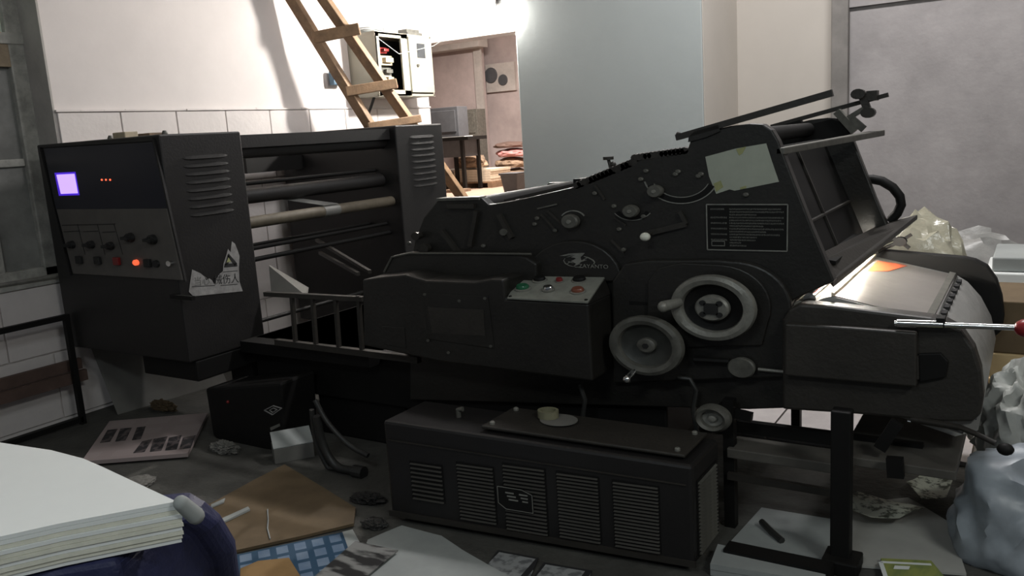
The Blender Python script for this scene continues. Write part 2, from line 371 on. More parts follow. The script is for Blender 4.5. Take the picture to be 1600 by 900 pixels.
b = B(); b.prism([bl+nrm*.002, br+nrm*.002, tr+nrm*.002, tl+nrm*.002], nrm*.006); cpl = b.build('control_plate', 'ctl', pr)
def cp(u, v): return bl+(br-bl)*u+(tl-bl)*v+nrm*.008
for u, v, mm, r in ((.14, .40, 'green', .022), (.30, .80, 'dark', .020), (.47, .40, 'chrome', .017), (.56, .78, 'red', .011), (.84, .38, 'orange', .020), (.80, .86, 'dark', .021)):
    c = cp(u, v)
    q = B(); q.turn(c, [(r*1.25, 0), (r*1.25, .006), (r*1.02, .008)], 20, nrm, 1.33); ring = q.build('push_button', 'steel', cpl, smooth=True)
    q = B(); q.turn(c+nrm*.004, [(r, 0), (r, .010), (r*.8, .016)], 20, nrm, 1.33); q.build('button_cap', mm, cpl, smooth=True)
for u, v in ((.03, .06), (.97, .08), (.04, .94), (.96, .94)):
    q = B(); q.turn(cp(u, v), [(.006, 0), (.005, .003)], 10, nrm, 1.3); q.build('screw', 'dark', cpl)
b = B(); b.prism([ony(x, y, YC-.004) for x, y in ((662, 458), (762, 463), (772, 545), (670, 530))], (0, .004, 0)); b.build('access_cover', 'press', pr, bevel=.003)
b = B(); b.prism([ony(x, y, YC-.006) for x, y in ((668, 480), (755, 484), (758, 525), (675, 520))], (0, .003, 0)); b.build('blank_label', 'press2', pr)
b = B(); b.prism([ony(x, y, YC-.003) for x, y in ((597, 510), (632, 512), (634, 545), (599, 538))], (0, .003, 0)); b.build('small_cover', 'press', pr, bevel=.003)
for x, y in ((669, 532), (767, 541), (758, 466), (664, 460), (718, 470), (701, 551)): B().turn(ony(x, y, YC-.004), [(.006, 0), (.006, .004)], 10).build('cover_bolt', 'steeldull', pr)
# handwheels (outer rim, face, hub, crank handle)
def wheel(cx, cy, rx, Y, hub, hang, rimm, facem):
    c = ony(cx, cy, Y); R = (ony(cx+rx, cy, Y)-ony(cx-rx, cy, Y)).length/2/1.33
    ax = Vector((-.05, -1, .0))
    q = B(); q.turn(c, [(R*.70, 0), (R*.70, .014), (R*.73, .024), (R*.86, .03), (R*.97, .024), (R, .01), (R*.98, -.006), (R*.72, -.008)], 48, ax, 1.33, True); wh = q.build('handwheel', rimm, pr, smooth=True)
    q = B(); q.turn(c, [(R*.71, -.02), (R*.71, .004), (R*.6, -.004), (R*.25, -.010), (R*.20, 0)], 48, ax, 1.33); q.build('wheel_face', facem, wh, smooth=True)
    a = math.radians(hang); hp = c+Vector((math.cos(a)*R*1.33*.86, -.02, math.sin(a)*R*.86))
    return c, R, wh, hp
c, R, wh, hp = wheel(1115, 480, 68, YF-.10, 0, 170, 'steel', 'dark')
q = B(); q.turn(c, [(R*.39, 0), (R*.39, .02), (R*.34, .028)], 36, (0, -1, 0), 1.33); q.build('hub', 'steel', wh, smooth=True)
q = B(); q.box((c.x-R*.16*1.33, c.y-.034, c.z-R*.16), (c.x+R*.16*1.33, c.y-.026, c.z+R*.16))
for sx in (-1, 1):
    for sz in (-1, 1): q.turn((c.x+sx*R*.19*1.33, c.y-.026, c.z+sz*R*.17), [(R*.075, 0), (R*.075, .008)], 14)
q.build('socket_recess', 'rubber', wh)
q = B(); hp = ony(1062, 472, YF-.12); q.tube([hp, hp+Vector((-.035, -.065, -.004))], [.017, .020], 14); q.ball(hp+Vector((-.037, -.068, -.005)), .0205); q.build('crank_handle', 'steel', wh, smooth=True)
b = B(); b.tube([c+Vector((0, .02, 0)), (c.x, YF-.02, c.z)], .06, 16); b.build('wheel_shaft', 'dark', pr)
c, R, wh, hp = wheel(1011, 539, 59, YF-.12, 0, 250, 'steeldull', 'wheeldark')
q = B(); q.turn(c, [(R*.24, -.01), (R*.24, .012), (R*.2, .016)], 28, (0, -1, 0), 1.33); q.build('hub', 'steeldull', wh, smooth=True)
q = B(); q.turn(c+Vector((0, -.016, 0)), [(R*.09, 0), (R*.09, .004)], 6, (0, -1, 0), 1.33); q.build('hub_nut', 'rubber', wh)
q = B(); hp = ony(994, 577, YF-.13); q.tube([hp, hp+Vector((-.012, -.05, -.022))], [.012, .015], 12); q.ball(hp+Vector((-.014, -.056, -.025)), .018); q.build('crank_handle', 'chrome', wh, smooth=True)
b = B(); b.tube([c+Vector((0, .02, 0)), (c.x, YF-.02, c.z)], .05, 16); b.build('wheel_shaft', 'dark', pr)
# small wheel, disc and levers lower down
c = ony(1114, 653, 2.80); R = (ony(1142, 653, 2.80)-ony(1086, 653, 2.80)).length/2/1.33
q = B(); q.turn(c, [(R*.55, -.01), (R*.62, .02), (R*.8, .028), (R, .012), (R, -.012), (R*.6, -.016)], 36, (0, -1, 0), 1.33, True); wh = q.build('small_handwheel', 'steeldull', pr, smooth=True)
q = B(); q.turn(c, [(R*.57, -.012), (R*.57, .004), (R*.3, .0), (R*.22, .014), (R*.12, .016)], 28, (0, -1, 0), 1.33); q.build('hub', 'steel', wh, smooth=True)
b = B(); b.tube([c, (c.x, 3.0, c.z)], .022, 12); b.bar(ony(1128, 640, 2.9), ony(1175, 652, 2.9), .03, .03); b.build('wheel_shaft', 'dark', pr)
c = ony(1158, 575, YF-.07)
b = B(); b.turn(c, [(.036, -.02), (.038, 0), (.034, .006)], 28, (0, -1, 0), 1.33); b.build('round_knob', 'steeldull', pr, smooth=True)
b = B(); b.tube([c, (c.x, YF-.02, c.z)], .014, 10); b.tube([ony(1085, 562, YF-.05), ony(1140, 565, YF-.05)], .012, 8); b.build('knob_arm', 'dark', pr)
b = B(); b.tube([ony(1185, 577, YF-.05), ony(1226, 581, YF-.05)], .006, 8); b.build('lever_rod', 'steel', pr)
# dials, knobs, white ball, scales
for x, y, r, mm in ((1027, 298, 12, 'steeldull'), (989, 329, 12, 'steeldull'), (895, 345, 13, 'steeldull')):
    c = ony(x, y, YF-.005); R = (ony(x+r, y, YF)-ony(x-r, y, YF)).length/2/1.3
    q = B(); q.turn(c, [(R*.9, 0), (R, .012), (R, .03), (R*.85, .036)], 24, (0, -1, 0), 1.3); k = q.build('dial_knob', mm, pr, smooth=True)
    q = B(); q.turn(c+Vector((0, -.036, 0)), [(R*.3, 0), (R*.25, .004)], 14, (0, -1, 0), 1.3); q.build('knob_pin', 'steel', k)
c = ony(1008, 370, YF-.07)
b = B(); b.ball(c, .021, .018, .0165); b.build('lever_ball', 'white', pr, smooth=True)
b = B(); b.tube([c, c+Vector((.0, .075, .01))], .007, 8); b.bar(ony(1010, 365, YF-.01), ony(1072, 350, YF-.01), .012, .02); b.bar(ony(1072, 350, YF-.01), ony(1062, 330, YF-.01), .01, .014); b.build('lever_arm', 'press2', pr)
def arcstrip(cx, cy, r0, r1, a0, a1, m, nm, asp=.78):
    q = B(); n = 18; o = arcp(cx, cy, r1, r1*asp, a0, a1, n); i = arcp(cx, cy, r0, r0*asp, a0, a1, n)
    for k in range(n): q.prism([ony(*p, YF-.004) for p in (o[k], o[k+1], i[k+1], i[k])], (0, .004, 0))
    return q.build(nm, m, pr)
arcstrip(1064, 272, 58, 60, 195, 335, 'etched', 'dial_scale_line'); arcstrip(1064, 272, 46, 47.5, 205, 335, 'etched', 'dial_scale_line')
arcstrip(1064, 272, 47.5, 58, 205, 335, 'dark', 'dial_scale')
arcstrip(988, 318, 33, 34.5, 215, 325, 'etched', 'dial_scale_line'); arcstrip(895, 345, 19, 21, 30, 150, 'etched', 'dial_scale_line')
arcstrip(988, 318, 26, 33, 215, 325, 'dark', 'dial_scale')
b = B()
for x, y in ((1010, 267), (1002, 280), (1060, 268), (1056, 272), (1096, 272), (968, 358), (975, 390), (836, 350), (840, 341), (1092, 275), (930, 302), (960, 322), (868, 360), (756, 384), (640, 380), (1166, 304), (1006, 338)):
    B().turn(ony(x, y, YF), [(.008, -.002), (.008, .008), (.005, .011)], 10).build('bolt_head', 'steeldull', pr)
b = B(); b.bar(ony(840, 326, YF-.006), ony(870, 319, YF-.006), .006, .006); b.build('scale_pointer', 'steeldull', pr)
for px_ in ((846, 335, 868, 360), (856, 330, 880, 352), (930, 290, 945, 312), (955, 375, 975, 395), (620+340, 340, 978, 352)):
    b = B(); b.bar(ony(px_[0], px_[1], YF-.004), ony(px_[2], px_[3], YF-.004), .008, .008); b.build('trim_strip', 'press2', pr)
# nameplate with rows of tiny characters, brand emblem, small tags
npx = [(1104, 319.5), (1231, 319.5), (1230, 392.5), (1105.5, 390)]
P = [ony(x, y, YF-.004) for x, y in npx]
b = B(); b.prism(P, (0, .004, 0)); npl = b.build('nameplate', 'dark', pr)
b = B()
for i in range(4): b.bar(P[i]+Vector((0, -.001, 0)), P[(i+1) % 4]+Vector((0, -.001, 0)), .004, .003, (0, 1, 0))
b.build('plate_border', 'etched', npl)
b = B()
def npp(u, v): return P[0]+(P[1]-P[0])*u+(P[3]-P[0])*v+Vector((0, -.0015, 0))
def glyphs(u0, u1, v, h):
    u = u0
    while u < u1:
        gw = .013
        for k in range(2):
            vv = v+random.uniform(-h*.5, h*.4); a = npp(u, vv); c_ = npp(u+gw*.8, vv+h*.16); b.box((a.x, a.y, c_.z), (c_.x, a.y+.001, a.z))
        uu = u+random.random()*gw*.5; a = npp(uu, v-h*.5); c_ = npp(uu+.004, v+h*.5); b.box((a.x, a.y, c_.z), (c_.x, a.y+.001, a.z))
        u += gw*1.25
for r in range(14):
    v = .10+r*.061; glyphs(.29, (.92, .94, .62, .95, .92, .95, .70, .95, .74, .9, .62, .6, .42, .5)[r], v, .034)
for r, e in ((0, .22), (3, .25), (5, .25), (7, .25), (9, .25), (11, .25)): glyphs(.05, e, .10+r*.061, .036)
for u0, v0, u1, v1 in ((.055, .80, .22, .806), (.055, .90, .22, .906), (.055, .8, .058, .906), (.22, .8, .223, .906)):
    a, c_ = npp(u0, v0), npp(u1, v1); b.box((a.x, a.y, c_.z-.001), (c_.x+.001, a.y+.001, a.z))
o = b.build('plate_characters', 'etched', npl, weld=False); o['kind'] = 'stuff'
def emb(pl): return [ony(860+x/15, 380+y/15, YF-.024) for x, y in pl]
b = B()
for pl in ([(210, 300), (420, 245), (800, 228), (780, 262), (700, 330), (720, 400), (860, 395), (720, 440), (640, 510), (540, 545), (600, 480), (520, 440), (480, 420), (600, 360), (560, 340), (480, 330), (600, 270), (420, 325), (370, 330), (560, 262), (340, 300)],
           [(780, 305), (900, 335), (1010, 395), (1045, 450), (1020, 500), (1000, 490), (1020, 450), (985, 405), (890, 355), (800, 325)],
           [(345, 360), (315, 410), (350, 470), (440, 520), (540, 550), (540, 556), (430, 530), (335, 480), (300, 410), (330, 358)],
           [(540, 545), (600, 555), (760, 562), (760, 572), (590, 568)],
           [(410, 425), (480, 440), (540, 470), (450, 450), (390, 492), (380, 485), (430, 445)],
           [(730, 400), (850, 340), (860, 350), (750, 412)]):
    b.prism(emb(pl), (0, .003, 0))
b.build('brand_emblem', 'etched', pr)
text('ZAYANTO', .022, 'etched', ony(927, 416.5, YF-.024), (1, 0, 0), (0, -1, 0), pr, 'brand_lettering', sx=1.25)
b = B(); b.prism([ony(x, y, YF-.036) for x, y in ((1024, 424), (1066, 425), (1067, 435), (1025, 434))], (0, .003, 0)); tg = b.build('small_tag', 'dark', pr)
b = B()
for k in range(9):
    a = ony(1029+k*4, 428, YF-.037); b.box((a.x, a.y, a.z-.01), (a.x+.006, a.y+.001, a.z))
b.build('tag_characters', 'steeldull', tg)
b = B(); b.prism([ony(x, y, YF-.036) for x, y in ((983, 470), (1022, 473), (1022, 478), (983, 476))], (0, .003, 0)); b.build('small_tag', 'dark', pr)
# top of the press: rollers, tie bars, gears, chain, thumb screws
def crossbar(x, y, r, m, nm, y0=YF+.03, y1=YB+.02, n=16):
    c = ony(x, y, YF); q = B(); q.tube([(c.x, y0, c.z), (c.x, y1, c.z)], r, n); return q.build(nm, m, pr, smooth=True)
for x, y, r in ((800, 326, .035), (850, 316, .035), (912, 300, .04), (955, 285, .045), (1000, 268, .045), (1045, 256, .045), (1090, 240, .03)): crossbar(x, y, r, 'dark', 'ink_roller')
crossbar(1160, 215, .03, 'dark', 'tie_bar'); crossbar(720, 330, .05, 'dark', 'delivery_roller')
for x0, y0, x1, y1, Y in ((770, 319, 895, 290, 3.05), (775, 326, 900, 300, 3.12), (800, 318, 905, 288, 3.35), (775, 315, 890, 286, 3.6)):
    b = B(); b.bar(ony(x0, y0, YF)+Vector((0, Y-YF, 0)), ony(x1, y1, YF)+Vector((0, Y-YF, 0)), .02, .02); b.build('grip_rail', 'press2', pr)
b = B()
for k in range(15):
    q = ony(905+k*6.2, 287-k*2.55+2, YF+.02); b.turn(q, [(.014, -.02), (.017, 0), (.014, .02)], 10)
b.build('drive_chain', 'press2', pr)
b = B()
for k in range(13):
    q = ony(995+k*6.4, 246-k*.9, YF+.02); b.turn(q, [(.013, -.02), (.016, 0), (.013, .02)], 8)
b.build('chain_guard', 'press2', pr)
b = B()
for x, y in ((954, 262),):
    q = ony(x, y, YF+.05); b.tube([q, q+Vector((-.008, 0, .035))], .007, 8); b.turn(q+Vector((-.008, 0, .035)), [(.018, -.004), (.018, .008)], 14, (0, 0, 1), 1.2); b.ball(q+Vector((.012, 0, .012)), .012)
b.build('thumb_screw', 'press2', pr)
b = B(); b.box(ony(896, 292, YF+.02)-Vector((0, 0, .03)), ony(960, 274, YF+.02)+Vector((0, .8, -.01))); b.build('roller_carriage', 'dark', pr)
# small parts above the low guard
for x0, y0, x1, y1, nm in ((690, 360, 720, 400, 'linkage'), (745, 330, 735, 385, 'linkage'), (780, 335, 800, 372, 'linkage'), (700, 322, 742, 322, 'guide_bar')):
    b = B(); b.bar(ony(x0, y0, YF-.01), ony(x1, y1, YF-.01), .02, .02); b.build(nm, 'press2', pr)
for x, y, r in ((667, 387, .02), (655, 368, .016)): B().turn(ony(x, y, YF-.02), [(r, 0), (r*1.1, .03)], 16).build('roller_end', 'press2', pr)
b = B(); b.turn(ony(790, 362, YF-.005), [(.018, 0), (.014, .02)], 10); b.build('clamp_nut', 'steeldull', pr)
b = B(); b.bar(ony(688, 311, YF+.02), ony(754, 309, YF+.02), .06, .012); b.build('top_cap', 'steeldull', pr)
# feed hopper at the right
nl = [ony(1216, 232, YF+.04), ony(1300, 432, YF+.04)]
b = B(); a, c_ = nl
b.prism([a+Vector((-.05, 0, 0)), c_+Vector((-.05, 0, 0)), c_+Vector((-.05, .96, 0)), a+Vector((-.05, .96, 0))], (-.02, 0, .0)); b.build('back_panel', 'dark', pr)
mid = a.lerp(c_, .62)
b = B(); b.bar(mid+Vector((-.045, 0, 0)), mid+Vector((-.045, .95, 0)), .012, .008); m2 = a+Vector((-.045, .42, 0)); b.bar(m2, c_+Vector((-.045, .42, 0)), .008, .012, (0, 1, 0)); b.build('panel_seams', 'press2', pr)
q0, q1 = ony(1226, 236, YF), ony(1383, 207, 4.02)
b = B(); b.loft([[q0+Vector((-.03, 0, .012)), q0+Vector((.0, 0, .012)), q0+Vector((.0, 0, -.012)), q0+Vector((-.03, 0, -.012))], [q1+Vector((-.05, 0, .012)), q1+Vector((.0, 0, .012)), q1+Vector((0, 0, -.014)), q1+Vector((-.05, 0, -.014))]]); b.build('hopper_bar', 'steeldull', pr, bevel=.004)
pq = [ony(1302, 440, YF+.02), ony(1434, 335, 4.02), ony(1372, 352, 4.0), ony(1268, 402, YF+.05)]
b = B(); b.prism(pq, (0, 0, -.022)); b.build('hopper_lip', 'press2', pr, bevel=.004)
b = B(); b.tube([ony(x, y, 4.02) for x, y in ((1348, 281), (1363, 280), (1378, 283), (1395, 293), (1406, 307), (1408, 320), (1402, 333), (1390, 346))], .021, 12); b.build('hoop_handle', 'dark', pr, smooth=True)
b = B(); b.bar(ony(1057, 215, YF+.0), ony(1301, 145, YF+.0), .02, .022); b.ball(ony(1060, 210, YF), .01); b.build('slide_rod', 'press2', pr)
b = B(); b.prism([ony(x, y, YF-.01) for x, y in ((1085, 205), (1122, 195), (1125, 205), (1104, 214), (1075, 222), (1076, 214))], (0, .05, 0)); b.build('rod_bracket', 'press', pr)
b = B(); b.bar(ony(1205, 198, YB), ony(1388, 148, YB), .022, .018); b.build('slide_rod', 'press2', pr)
b = B(); b.prism([ony(x, y, YB-.02) for x, y in ((1206, 200), (1250, 187), (1255, 197), (1300, 186), (1322, 192), (1330, 212), (1225, 230))], (0, .04, 0)); b.build('rod_bracket', 'dark', pr)
b = B(); b.bar(ony(1345, 143, YB-.03), ony(1358, 178, YB-.03), .03, .03, (0, 1, 0)); b.turn(ony(1342, 147, YB-.04), [(.022, 0), (.022, .03)], 14); b.box(ony(1353, 158, YB-.04), ony(1370, 141, YB-.04)+Vector((0, .06, 0))); b.turn(ony(1358, 176, YB-.05), [(.022, 0), (.022, .04)], 14); b.build('rod_clamp', 'press2', pr)
b = B(); b.bar(ony(1308, 174, YB-.05), ony(1336, 205, YB-.05), .03, .05, (0, 1, 0)); b.bar(ony(1325, 185, YB-.04), ony(1350, 170, YB-.04), .03, .02); b.bar(ony(1330, 185, YB-.06), ony(1350, 202, YB-.06), .02, .03); b.build('sheet_stop', 'steeldull', pr)
b = B(); cw = ony(1407, 377, 3.9)
for dx, dz in ((.035, .03), (-.035, .02), (.03, -.03), (-.03, -.02)): b.bar(cw, cw+Vector((dx*1.2, 0, dz)), .014, .014)
b.turn(cw, [(.02, -.01), (.02, .02)], 12); b.build('star_knob', 'dark', pr)
b = B(); b.tube([cw, cw+Vector((-.06, .0, -.03)), ony(1370, 395, 3.85)], .008, 8); b.build('knob_shaft', 'dark', pr)
# plate cylinder and its tank
prof = [(-.80, .60), (-.79, .76), (-.70, .845), (-.62, .885), (-.594, .893), (-.277, .822), (-.235, .795), (-.185, .735), (-.145, .655), (-.125, .56), (-.135, .47), (-.2, .44)]
b = B(); b.prism([(x, YF+.02, z-.012) for x, z in prof], (0, .90, 0)); b.build('plate_cylinder', 'greyfilm', pr, smooth=True)
def onp(x, lift=.0): t_ = (x+.594)/.317; return Vector((x, 0, .893-.071*t_+lift))
def slab(x0, x1, y0, y1, m, nm, l0=0., l1=.004):
    q = B(); a, c_ = onp(x0, l0-.012), onp(x1, l0-.012); q.prism([(a.x, y0, a.z), (c_.x, y0, c_.z), (c_.x, y1, c_.z), (a.x, y1, a.z)], (0, 0, l1)); return q.build(nm, m, pr)
slab(-.594, -.30, YF+.03, 3.84, 'plate', 'plate_sheet', .001, .003)
slab(-.595, -.585, YF+.025, 3.85, 'creamstack', 'plate_edge', .002, .012)
slab(-.30, -.278, YF+.03, 3.85, 'steeldull', 'clamp_bar', .002, .010)
b = B(); a = onp(-.274, -.004); b.tube([(a.x, YF+.03, a.z), (a.x, 3.85, a.z)], .005, 8); b.build('clamp_edge', 'chrome', pr)
for k in range(8): B().box((-.268, YF+.08+k*.1, .795), (-.25, YF+.135+k*.1, .808)).build('clamp_slot', 'rubber', pr)
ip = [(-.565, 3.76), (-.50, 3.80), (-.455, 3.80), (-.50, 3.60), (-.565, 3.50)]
b = B(); b.prism([(x, y, onp(x, -.0075).z) for x, y in ip], (0, 0, .001)); b.build('reflection_patch', 'reflorange', pr)  # orange reflection on the plate, painted as a flat coloured patch
tank = [(1222, 640), (1222, 500), (1232, 484), (1250, 475), (1300, 478), (1380, 488), (1455, 497), (1478, 503), (1502, 516), (1522, 545), (1533, 580), (1537, 620), (1533, 648), (1520, 660), (1470, 660), (1340, 648)]
b = B(); b.prism([ony(x, y, YF-.06) for x, y in tank], (0, .08, 0)); b.build('tank_side', 'press2', pr, bevel=.01)
b = B(); b.prism([ony(x, y, YF-.06)+Vector((.02, YB-YF+.03, .035)) for x, y in tank[1:]], (0, .05, 0)); b.build('tank_side', 'dark', pr, bevel=.008)
b = B(); b.prism([ony(x, y, YF-.10) for x, y in ((1226, 506), (1330, 512), (1432, 520), (1432, 605), (1226, 587))], (0, .04, 0)); b.build('tank_cover', 'press2', pr, bevel=.006)
b = B(); b.prism([ony(x, y, YF-.075) for x, y in ((1434, 553), (1470, 552), (1482, 565), (1478, 590), (1436, 598))], (0, .015, 0)); b.build('latch_plate', 'dark', pr, bevel=.004)
b = B(); b.bar(ony(1432, 556, YF-.085), ony(1433, 592, YF-.085), .012, .012, (0, 1, 0)); b.build('cover_handle', 'press2', pr)
b = B(); b.box((-.78, YF+.0, .50), (-.14, YB, .56)); b.build('tank_floor', 'dark', pr)
b = B(); b.tube([ony(1398, 505, YF-.09), ony(1592, 512, YF-.09)], .009, 12); b.tube([ony(1402, 504.5, YF-.09), ony(1474, 507, YF-.09)], .013, 12); rod = b.build('lever_rod', 'chrome', pr, smooth=True)
b = B(); b.ball(ony(1604, 513, YF-.09), .034, .03, .028); b.build('red_knob', 'redball', rod, smooth=True)
b = B(); b.box(ony(1462, 512, YF-.10), ony(1476, 498, YF-.10)+Vector((0, .05, 0))); b.build('rod_clamp', 'dark', pr)
b = B(); b.tube([ony(1425, 655, YF-.05), ony(1500, 668, YF-.10), ony(1525, 678, YF-.14), ony(1556, 693, YF-.16)], [.012, .010, .009, .009], 10); lv = b.build('brake_lever', 'press2', pr, smooth=True)
b = B(); b.ball(ony(1571, 702, YF-.16), .024, .02, .019); b.build('lever_ball', 'dark', lv, smooth=True)
b = B(); b.tube([ony(x, y, YF-.03) for x, y in ((1418, 658), (1450, 662), (1480, 669), (1505, 677))], .004, 8); b.build('trip_rod', 'chrome', pr)
# work lamp under the hopper: dark hood, glowing tube, brackets
b = B(); b.prism([(-.690, 3.10, .985), (-.605, 3.10, .972), (-.605, 3.78, .972), (-.690, 3.78, .985)], (0, 0, .012)); hd = b.build('lamp_hood', 'dark', pr)
b = B(); b.tube([(-.612, 3.06, .945), (-.612, 3.74, .945)], .011, 10); b.build('lamp_tube', 'tubeglow', hd, smooth=True)
b = B(); b.box((-.66, 3.28, .925), (-.595, 3.36, .975)); b.build('lamp_clip', 'red', hd)
crossbar(1262, 470, .022, 'chrome', 'dampening_roller'); crossbar(1245, 480, .018, 'steel', 'dampening_roller')
# delivery end under the tank: post with foot, pile board, frame bars
b = B(); b.bar(ony(1316, 640, 2.74), ony(1314, 893, 2.74), .062, .055, (0, 1, 0)); pst = b.build('support_post', 'dark', pr, bevel=.004)
f = onz(1314, 890); b = B(); b.box((f.x-.055, f.y-.05, 0), (f.x+.06, f.y+.06, .05)); b.build('post_foot', 'dark', pst, bevel=.006)
b = B(); b.bar(onz(1135, 862, .03), onz(1300, 897, .03), .07, .05); b.build('foot_rail', 'dark', pst)
b = B(); b.box((-.54, 2.84, .325), (-.185, 3.38, .357)); b.build('pile_board', 'slab', pr, bevel=.004)
b = B(); b.box((-.93, 2.84, .285), (-.54, 2.98, .322)); b.build('pile_board', 'slab', pr, bevel=.004)
b = B(); b.box((-.95, 3.0, .325), (-.3, 3.03, .372)); b.build('board_rail', 'dark', pr)
b = B(); b.box((-.93, 2.84, .20), (-.56, 2.86, .225)); b.build('board_rail', 'press2', pr)
B().box((-.95, 2.86, 0), (-.91, 2.9, .5)).build('frame_leg', 'dark', pr)
B().box((-.95, 3.86, 0), (-.91, 3.9, .5)).build('frame_leg', 'dark', pr)
b = B(); b.bar(ony(1402, 660, 2.86), ony(1375, 700, 2.86), .04, .03, (0, 1, 0)); b.bar(ony(1398, 715, 2.8), ony(1400, 745, 2.8), .05, .03, (0, 1, 0)); b.build('pile_bracket', 'dark', pr)
# rails between the press and its left end unit
def railP(x, y, Y=2.86): return ony(x, y, Y)
b = B(); b.bar(railP(415, 459), railP(568, 467), .03, .022); b.build('hand_rail', 'press2', pr)
for x in (456, 488, 524, 560): b = B(); b.bar(railP(x, 462), railP(x+6, 462+75+(x-456)*.12), .018, .018, (0, 1, 0)); b.build('rail_post', 'press2', pr)
b = B(); b.bar(railP(432, 534), railP(655, 562), .03, .03); b.build('tray_rail', 'press2', pr)
b = B(); b.box((-3.62, 2.90, .44), (-2.70, 3.9, .50)); b.build('sheet_tray', 'dark', pr)
for (x0, y0, x1, y1) in ((495, 375, 578, 425), (500, 395, 560, 428)):
    b = B(); b.bar(ony(x0, y0, 3.9), ony(x1, y1, 3.5), .02, .02); b.build('brace_rod', 'press2', pr)
b = B(); b.prism([ony(420, 415, 3.2), ony(480, 450, 3.2), ony(478, 462, 3.1), ony(424, 460, 3.1)], (0, .012, 0)); b.build('chute_plate', 'board', pr)
# tubes under the machine
b = B(); b.tube([ony(x, y, 2.86) for x, y in ((906, 600), (914, 625), (910, 655))], .010, 8); b.build('air_hose', 'hose', pr, smooth=True)
b = B(); b.tube([ony(x, y, 2.9) for x, y in ((1060, 590), (1078, 592), (1088, 610), (1083, 640), (1090, 680))], .009, 8); b.build('air_hose', 'hose', pr, smooth=True)

# ================================================================ LEFT END UNIT (twin cabinets with control panel)
NX0, NX1, NY0, NY1, ZT = -4.75, -3.653, 2.60, 3.10, 1.612
zb_ = ony(138, 545, NY0).z
fu = thing('press_end_unit', (-4.2, 3.75, 0), 'tall black twin cabinets at press end joined by rollers, lit violet screen', 'machine cabinet')
def cab(y0, y1, zb):
    b = B(); b.box((NX0, y0, zb), (NX1, y1, ZT)); return b.build('cabinet', 'cab', fu, bevel=.008)
nc = cab(NY0, NY1, zb_); fc = cab(4.39, 4.91, .22)
B().box((-3.85, 3.0, 0), (-3.67, 3.10, zb_)).build('cabinet_foot', 'dark', fu)
B().box((-4.6, 4.45, 0), (-3.7, 4.85, .22)).build('cabinet_foot', 'dark', fu)
B().box((-4.12, 2.64, .34), (-3.66, 3.08, zb_)).build('lower_housing', 'dark', fu, bevel=.01)
def louvers(par, p0, p1, n, y0, y1, lm_):
    z0, z1 = p0, p1
    base = None
    for k in range(n):
        z = z0+(z1-z0)*k/(n-1)
        if base is None:
            q = B(); prf = [(0, .010), (.005, .008), (.010, -.009), (0, -.012)]; rings = []
            for t_, s_ in ((0, .15), (.08, .75), (.2, 1), (.8, 1), (.92, .75), (1, .15)):
                yy = y0+(y1-y0)*t_; rings.append([(NX1-.002+a*s_, yy, z+c_*s_) for a, c_ in prf])
            q.loft(rings); base = q.build('louver', lm_, par, smooth=False); bz = z
        else: same(base, par, (0, 0, z-bz))
pA, pB = onx(283, 247, NX1), onx(345, 244, NX1); pC = onx(330, 332, NX1)
louvers(nc, pA.z, pC.z, 8, NY0+.11, NY1-.10, 'dark')
qA, qC = onx(665, 213, NX1), onx(672, 287, NX1)
louvers(fc, qA.z, qC.z, 9, 4.39+.14, 4.91-.10, 'cab')
# front frame, display window and control panel on the near cabinet
def fp(x, y, d=0.): return ony(x, y, NY0-d)
b = B(); b.prism([fp(x, y, .012) for x, y in ((68, 232), (238, 222), (262, 326), (87, 327))], (0, .012, 0)); b.build('display_window', 'navy', fu, bevel=.002)
b = B()
for a, c_ in (((62, 229), (240, 218)), ((240, 218), (290, 440)), ((62, 229), (110, 430))): b.bar(fp(*a, .006), fp(*c_, .006), .012, .012, (0, 1, 0))
b.build('door_frame', 'cab', fu)
b = B(); b.prism([fp(x, y, .0135) for x, y in ((85, 270), (117.5, 268.5), (124, 305), (92, 306))], (0, .002, 0)); b.build('screen_halo', 'screenhalo', fu)  # glow round the screen, put in as a glowing border
b = B(); b.prism([fp(x, y, .0165) for x, y in ((88, 273), (115.5, 271.5), (121, 302), (95, 303))], (0, .004, 0)); b.build('lit_screen', 'screen', fu)
b = B()
for x in (159, 165.5, 172): B().ball(fp(x, 281, .014), .0055, .004, .005, 8).build('indicator_light', 'ledred', fu)
b = B(); b.prism([fp(x, y, .014) for x, y in ((88, 327), (260, 326), (284, 438), (114, 427.5))], (0, .014, 0)); cpn = b.build('control_panel', 'panelgrey', fu, bevel=.002)
for x, y, r in ((113.5, 382, .026), (144, 382, .026), (174, 384, .026), (205, 371, .030), (240, 374, .030)):
    c = fp(x, y, .014); q = B(); q.turn(c, [(r*.85, 0), (r*.8, .02), (r*.6, .022), (r*.55, .03)], 20, (0, -1, 0), 1.3); q.box((c.x-r*1.0, c.y-.045, c.z-.008), (c.x+r*1.0, c.y-.02, c.z+.008)); q.build('rotary_knob', 'rubber', cpn)
for x, y, m in ((126, 406, 'rubber'), (155, 407, 'rubber'), (185, 408, 'red'), (233, 411, 'rubber')):
    c = fp(x, y, .014); q = B(); q.box((c.x-.024, c.y-.02, c.z-.02), (c.x+.024, c.y, c.z+.022)); q.build('panel_button', m, cpn, bevel=.004)
c = fp(214, 410, .014); q = B(); q.turn(c, [(.015, 0), (.015, .012), (.012, .016)], 16); q.build('red_lamp_button', 'lampred', cpn)
c = fp(268, 411, .014); q = B(); q.turn(c, [(.014, 0), (.014, .02)], 14); q.build('key_switch', 'chrome', cpn)
c = fp(245, 412, .014); q = B(); q.turn(c, [(.02, 0), (.018, .012)], 14); q.build('panel_socket', 'rubber', cpn)
b = B()
